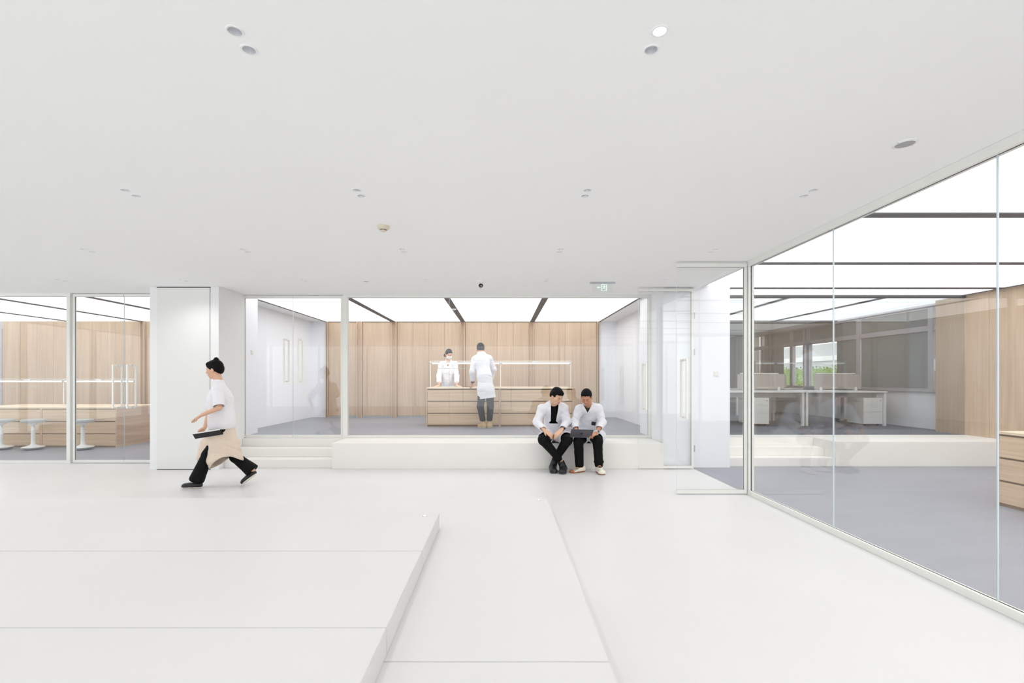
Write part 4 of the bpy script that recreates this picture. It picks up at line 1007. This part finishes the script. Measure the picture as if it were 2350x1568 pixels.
    Body().cap(aR+V3(0, -.05, -.045), aR+V3(.005, -.13, -.075), .028, .018, .01, flat=((0, 0, 1), .7)).mesh('tongue', M['shoeblack'], sh_, .005)
    watch(R, wR+(eR-wR)*.03, wR+(eR-wR)*.10, .033, M['plastic'], None, (.5, -.5, .4))
    # laptop
    hinge = Vector(q4(955, 900, 7.36)); hx = .168
    L = tag(empty('laptop', hinge), 'open space grey laptop held by the right seated person', 'laptop')
    xa = Vector((1, 0, -.03)).normalized(); up = Vector((-.18, -.72, .62)).normalized(); up = (up-xa*(up@xa)).normalized(); nn = xa.cross(up)
    Tm = Matrix((xa, up, nn)).transposed().to_4x4()
    MB().box(-hx, hx, 0, .205, -.003, .003, 0, Tm).build('lid', M['spacegrey'], L, bevel=.002)
    MB().box(-hx+.008, hx-.008, .01, .198, .003 if nn.y > 0 else -.0036, .0036 if nn.y > 0 else -.003, 0, Tm).build('screen', M['blackp'], L)
    sgn = -1 if nn.y > 0 else 1
    lg = MB()
    def disc(cx, cy, r, sx=1, n=24):
        lg.prism([Tm @ Vector((cx+r*sx*math.cos(2*PI*k/n), cy+r*math.sin(2*PI*k/n), sgn*.0031)) for k in range(n)], Tm.to_3x3() @ Vector((0, 0, sgn*.0006)))
    disc(-.005, .098, .0155); disc(.007, .098, .0150); disc(.001, .091, .0140); disc(.006, .121, .0045, 1.6)
    lg.build('logo', M['blackp'], L)
    bu = Vector((.06, .93, -.10)).normalized(); bu = (bu-xa*(bu@xa)).normalized(); bn = xa.cross(bu); Tb = Matrix((xa, bu, bn)).transposed().to_4x4()
    MB().box(-hx, hx, 0.004, .235, -.006, .006, 0, Tb).build('base', M['spacegrey'], L, bevel=.003)
    MB().box(-hx+.03, hx-.03, .02, .12, .006, .0075, 0, Tb).build('keyboard', M['blackp'], L)
seated_two()

# ---------------- standing man seen from behind at the island
q7 = lambda zx, zy, Y: np.array(W(960+zx/6.818, 770+zy/6.818, Y))
def standing():
    R = person((-.3, 10.15, PZ), 'person standing with back turned in a white lab coat, dark trousers and tan boots')
    neck = q7(985, 285, 10.36); chest = q7(1000, 430, 10.26); waist = q7(1035, 650, 10.14); pel = q7(1055, 850, 10.10)
    sL, sR = q7(885, 375, 10.33), q7(1108, 365, 10.33); eL, eR = q7(843, 570, 10.24), q7(1180, 530, 10.40)
    wL, wR = q7(855, 735, 10.36), q7(1130, 700, 10.62)
    hL, hR = q7(1000, 880, 10.10), q7(1115, 880, 10.10); kL, kR = q7(970, 1110, 10.06), q7(1128, 1110, 10.08); aL, aR = q7(1012, 1350, 10.10), q7(1112, 1350, 10.12)
    hd = Head(q7(974, 218, 10.43), (-.05, .90, -.42), size=1.02)
    body = Body(); hd.skull(body, neck, .055)
    body.path([neck, chest, waist, pel], [.05, .08, .075, .075], .04); body.cap(sL, sR, .045, .05, .04)
    body.path([sL, eL, wL], [.042, .036, .028], .02); body.path([sR, eR, wR], [.042, .036, .028], .02)
    hand(body, wL, q7(815, 800, 10.40), (.2, .8, -.6), thumb=-1, curl=(.8, .8, .8, .8), length=.09)
    hand(body, wR, wR+V3(-.07, .06, -.03), (0, .2, -1), thumb=-1, curl=(.4, .4, .4, .4))
    for h_, k_, a_ in ((hL, kL, aL), (hR, kR, aR)): body.path([h_, k_, a_], [.075, .052, .036], .02); body.cap(a_, a_+V3(0, .06, -.06), .035, .03)
    body.mesh('body', M['skintan'], R, .006)
    hd.hair(R, M['hairg'], front=.06, thick=.010, side=-.005, back=-.062)
    sh = Body(); sh.path([neck+V3(0, 0, -.03), chest, waist], [.055, .10, .10], .05); sh.mesh('shirt', M['charcoal'], R, .009)
    tr = Body()
    for h_, k_, a_ in ((hL, kL, aL), (hR, kR, aR)): tr.path([h_+V3(0, 0, .05), h_, k_, a_+(k_-a_)*.10], [.095, .092, .072, .062], .025)
    tr.mesh('trousers', M['charcoal'], R, .007, fold=.004, freq=26, seed=3, cuts=[lambda P: P[..., 2]-(aL[2]+.015)])
    ct = Body(); ct.path([neck+V3(0, .0, -.035), chest, waist, pel], [.085, .150, .150, .170], .05, flat=((0, 1, 0), .85))
    hemz = q7(1050, 975, 10.1)[2]
    ct.cap(pel, V3(pel[0]+.05, pel[1], hemz-.22), .170, .225, .05, flat=((0, 1, 0), .75))
    ct.cap(sL+V3(.02, 0, -.01), sR+V3(-.02, 0, -.01), .068, .068, .05)
    for q_ in (sL, sR): ct.cap(neck+V3(0, 0, -.02), q_, .064, .066, .04)
    ct.path([sL, eL, wL+(eL-wL)*.16], [.072, .062, .050], .03); ct.path([sR, eR, wR], [.072, .062, .050], .03)
    xh = pel[0]+.03
    cuts = [lambda P: P[..., 2]-(hemz+.12*(P[..., 0]-xh)-.01), lambda P: np.maximum(-((P-(wL+(eL-wL)*.20))@unit(wL-eL)), np.linalg.norm(P-wL, axis=-1)-.072)]
    def vent(X, Y, Z): return .0
    co = ct.mesh('lab_coat', M['coat'], R, .006, shell=.014, cuts=cuts, fold=.006, freq=28, seed=5)
    neck_collar(neck, co, f=(0, 1), rise=.02)
    for q_ in (): pass
    zf = PZ+.002
    shoe(R, V3(aL[0]+.035, aL[1]-.05, zf), V3(aL[0]-.085, aL[1]+.20, zf), .105, .10, M['tan'], M['cream'], ankle=aL+V3(0, 0, .01), ar=.052, name='boot')
    shoe(R, V3(aR[0]+.0, aR[1]-.06, zf), V3(aR[0]+.01, aR[1]+.20, zf), .105, .10, M['tan'], M['cream'], ankle=aR+V3(0, 0, .01), ar=.052, name='boot')
    watch(R, wL+(eL-wL)*.02, wL+(eL-wL)*.09, .035, M['blackp'], M['blackp'], (-.4, -.9, .1))
standing()

def masked():
    R = person((-1.25, 11.9, PZ), 'person with tied dark hair, white face mask and lab coat leaning on the island')
    neck = q7(470, 405, 11.98); chest = q7(465, 560, 11.96); pel = q7(460, 860, 12.02)
    sL, sR = q7(355, 455, 11.95), q7(575, 450, 11.95); eL, eR = q7(325, 640, 11.90), q7(600, 640, 11.90); wL, wR = q7(325, 752, 11.66), q7(600, 752, 11.66)
    hd = Head(q7(478, 300, 11.88), (.30, -.88, -.36), size=1.0)
    body = Body(); hd.skull(body, neck, .048)
    body.path([neck, chest, pel], [.045, .07, .07], .04); body.cap(sL, sR, .042, .042, .04)
    for s_, e_, w_, th in ((sL, eL, wL, -1), (sR, eR, wR, 1)):
        body.path([s_, e_, w_], [.038, .032, .024], .02)
    zc = PZ+.85
    wl = V3(wL[0], wL[1], zc+.03); wr = V3(wR[0], wR[1], zc+.03)
    body.cap(wL, wl, .024, .022); body.cap(wR, wr, .024, .022)
    hand(body, wl, V3(wl[0]-.04, wl[1]-.075, zc+.018), (0, 0, -1), thumb=-1, curl=(.1,)*4); hand(body, wr, V3(wr[0]+.05, wr[1]-.07, zc+.018), (0, 0, -1), thumb=1, curl=(.1,)*4)
    lg = [(V3(pel[0]+s_*.09, pel[1], pel[2]), V3(pel[0]+s_*.09, pel[1], .88), V3(pel[0]+s_*.09, pel[1]+.02, PZ+.09)) for s_ in (-1, 1)]
    for a, b_, c in lg: body.path([a, b_, c], [.07, .05, .034], .02)
    body.mesh('body', M['skin'], R, .006)
    hd.face(R, mouth=False)
    def bun(b): b.ell(hd.P(.078, -.070, -.045), (.034, .032, .042), None, .015)
    hd.hair(R, M['hair'], front=.064, thick=.010, side=-.03, back=-.085, extra=bun, part=-.02)
    mk = Body(); mk.ell(hd.P(0, .052, -.045), V3(.066, .064, .062), hd.R, .01); mk.ell(hd.P(0, .090, -.024), V3(.036, .048, .040), hd.R, .03)
    mk.mesh('face_mask', M['mask'], R, .005, shell=.006, cuts=[lambda P: ((P-hd.P(0, .04, 0))@hd.f), lambda P: -((P-hd.P(0, 0, -.008))@hd.u)])
    sh = Body(); sh.path([neck+V3(0, 0, -.03), chest, pel], [.058, .092, .10], .05); sh.mesh('shirt', M['olive'], R, .009)
    tr = Body()
    for a, b_, c in lg: tr.path([a, b_, c+V3(0, 0, .03)], [.085, .070, .058], .03)
    tr.mesh('trousers', M['charcoal'], R, .009)
    ct = Body(); ct.path([neck+V3(0, .01, -.03), chest, pel, V3(pel[0], pel[1], .95)], [.078, .135, .155, .175], .05, flat=((0, 1, 0), .9))
    for q_ in (sL, sR): ct.cap(neck+V3(0, .01, -.015), q_, .058, .060, .04)
    ct.cap(sL+V3(.02, 0, -.01), sR+V3(-.02, 0, -.01), .062, .062, .05)
    for s_, e_, w_ in ((sL, eL, wL), (sR, eR, wR)): ct.path([s_, e_, e_+(w_-e_)*.75], [.066, .064, .062], .03)
    zt = neck[2]+.02; zb = q7(465, 492, 11.9)[2]; xc = neck[0]
    op = lambda P: np.maximum(np.abs(P[..., 0]-xc)-.055*(1-np.clip((zt-P[..., 2])/(zt-zb), -.3, 1.2)), np.maximum(zb-P[..., 2], P[..., 1]-12.0))
    cuffs = [lambda P, w_=w_, e_=e_: np.maximum(-((P-(w_+(e_-w_)*.08))@unit(w_-e_)), np.linalg.norm(P-w_, axis=-1)-.075) for w_, e_ in ((wL, eL), (wR, eR))]
    slit = lambda P: np.maximum(np.abs(P[..., 0]-pel[0]+.01)-.004-.05*np.clip(pel[2]+.06-P[..., 2], 0, 1), np.maximum(P[..., 2]-pel[2]-.06, P[..., 1]-11.95))
    co = ct.mesh('lab_coat', M['coat'], R, .006, shell=.013, cuts=[op, slit, lambda P: P[..., 2]-.93]+cuffs, fold=.006, freq=32, seed=7)
    neck_collar(neck, co, w_=.07, rise=.03)
    for s_ in (-1, 1): shoe(R, V3(lg[0 if s_ < 0 else 1][2][0], pel[1]+.08, PZ+.002), V3(lg[0 if s_ < 0 else 1][2][0], pel[1]-.17, PZ+.002), .09, .08, M['shoeblack'], M['solegrey'])
masked()

def walker():
    Yc = 6.45
    def w(px, py, dy=0): return np.array(W(px, py, Yc+dy))
    R = person((-3.8, Yc, 0), 'walking person with hair bun, white top, beige skirt and flared black trousers')
    neck = w(502, 878); chest = w(505, 915); pel = w(510, 975)
    sN, sF = w(500, 896, -.17), w(504, 896, .17); eN, eF = w(503, 936, -.25), w(482, 938, .26); wN, wF = w(465, 952, -.25), w(470, 982, .10)
    hN, hF = w(508, 985, -.09), w(510, 985, .09); kN, kF = w(476, 1044, -.08), w(540, 1050, .08); aN, aF = w(452, 1100, -.08), w(580, 1081, .08)
    hd = Head(w(493, 850), (-1, -.10, -.16), size=1.0)
    body = Body(); hd.skull(body, neck, .048)
    body.path([neck, chest, pel], [.042, .07, .06], .04); body.cap(sN, sF, .045, .045, .04)
    body.path([sN, eN, wN], [.040, .033, .024], .02); body.path([sF, eF, wF], [.040, .033, .024], .02)
    hand(body, wN, wN+V3(-.075, 0, -.045), (.4, 0, -1), thumb=1, curl=(.2, .25, .3, .35)); hand(body, wF, wF+V3(-.06, -.01, -.04), (.3, -.3, -1), thumb=-1, curl=(1, 1, 1, 1), length=.085)
    for h_, k_, a_ in ((hN, kN, aN), (hF, kF, aF)): body.path([h_, k_, a_], [.05, .048, .033], .02)
    body.cap(aN, aN+V3(-.05, 0, -.045), .032, .028); body.cap(aF, aF+V3(.0, 0, -.05), .030, .026)
    body.mesh('body', M['skin'], R, .006)
    hd.face(R); 
    def bun(b): b.ell(hd.P(0, -.04, .135), (.034, .034, .036), None, .015)
    hd.hair(R, M['hair'], front=.055, thick=.010, side=-.02, back=-.06, extra=bun)
    tp = Body(); tp.path([neck+V3(0, 0, -.01), chest, pel+V3(0, 0, .02)], [.07, .145, .168], .05, flat=((0, 1, 0), 1.1)); tp.cap(sN, sF, .06, .06, .05)
    tp.path([sN, eN+(sN-eN)*.05], [.070, .074], .03); tp.path([sF, eF+(sF-eF)*.05], [.070, .074], .03)
    tp.mesh('blouse', M['whitetop'], R, .007, shell=.014, fold=.005, freq=20, seed=3, cuts=[lambda P: P[..., 2]-pel[2]+.05, lambda P: np.maximum(-((P-(eN+(sN-eN)*.08))@unit(eN-sN)), np.linalg.norm(P-eN, axis=-1)-.084), lambda P: np.maximum(-((P-(eF+(sF-eF)*.08))@unit(eF-sF)), np.linalg.norm(P-eF, axis=-1)-.084)])
    sk = Body(); sk.path([pel+V3(0, 0, .07), w(508, 1010), w(510, 1050)], [.138, .180, .21], .05, flat=((0, 1, 0), .85)); sk.cap(w(480, 1020), w(468, 1050), .11, .09, .04); sk.cap(w(530, 1020), w(545, 1062), .11, .08, .04)
    sk.mesh('skirt', M['skirt'], R, .008, shell=.016, fold=.009, freq=26, seed=5, cuts=[lambda P: P[..., 2]-(W(0, 1062, Yc)[2]+.10*np.sin((P[..., 0]+3.8)*9))])
    tr = Body(); tr.path([hN, kN, aN+(kN-aN)*.02], [.062, .066, .092], .03); tr.path([hF, kF, aF+(kF-aF)*.04], [.062, .066, .092], .03)
    tr.mesh('trousers', M['blackcloth'], R, .008, fold=.003, freq=24, cuts=[lambda P: P[..., 2]-.055]+[lambda P, a_=a_, k_=k_: np.maximum(-((P-a_)@unit(a_-k_)), np.linalg.norm(P-a_, axis=-1)-.16) for a_, k_ in ((aN+V3(0, 0, -.03), kN), (aF, kF))])
    shoe(R, V3(aN[0]+.06, aN[1], .002), V3(aN[0]-.185, aN[1]-.01, .002), .085, .075, M['shoeblack'], M['cream'])
    heel = aF+V3(.055, 0, -.045); toe = heel+V3(-.80, 0, -.60)*.235; toe[2] = max(toe[2], .004)
    shoe(R, heel, toe, .085, .075, M['shoeblack'], M['cream'], up=(-.6, 0, .8))
    o = tag(empty('folder', Vector(w(478, 998, -.02))), 'black folder carried flat at the hip of the walking person', 'folder')
    MB().box(-.20, .17, -.010, .010, -.04, .04).build('cover', M['blackp'], o, bevel=.006); o.rotation_euler = (.5, -.16, 0)
    o.location = Vector(w(480, 996, -.24))
    MB().box(-.19, .16, -.006, .006, -.036, .044).build('pages', M['plastic'], o)
walker()
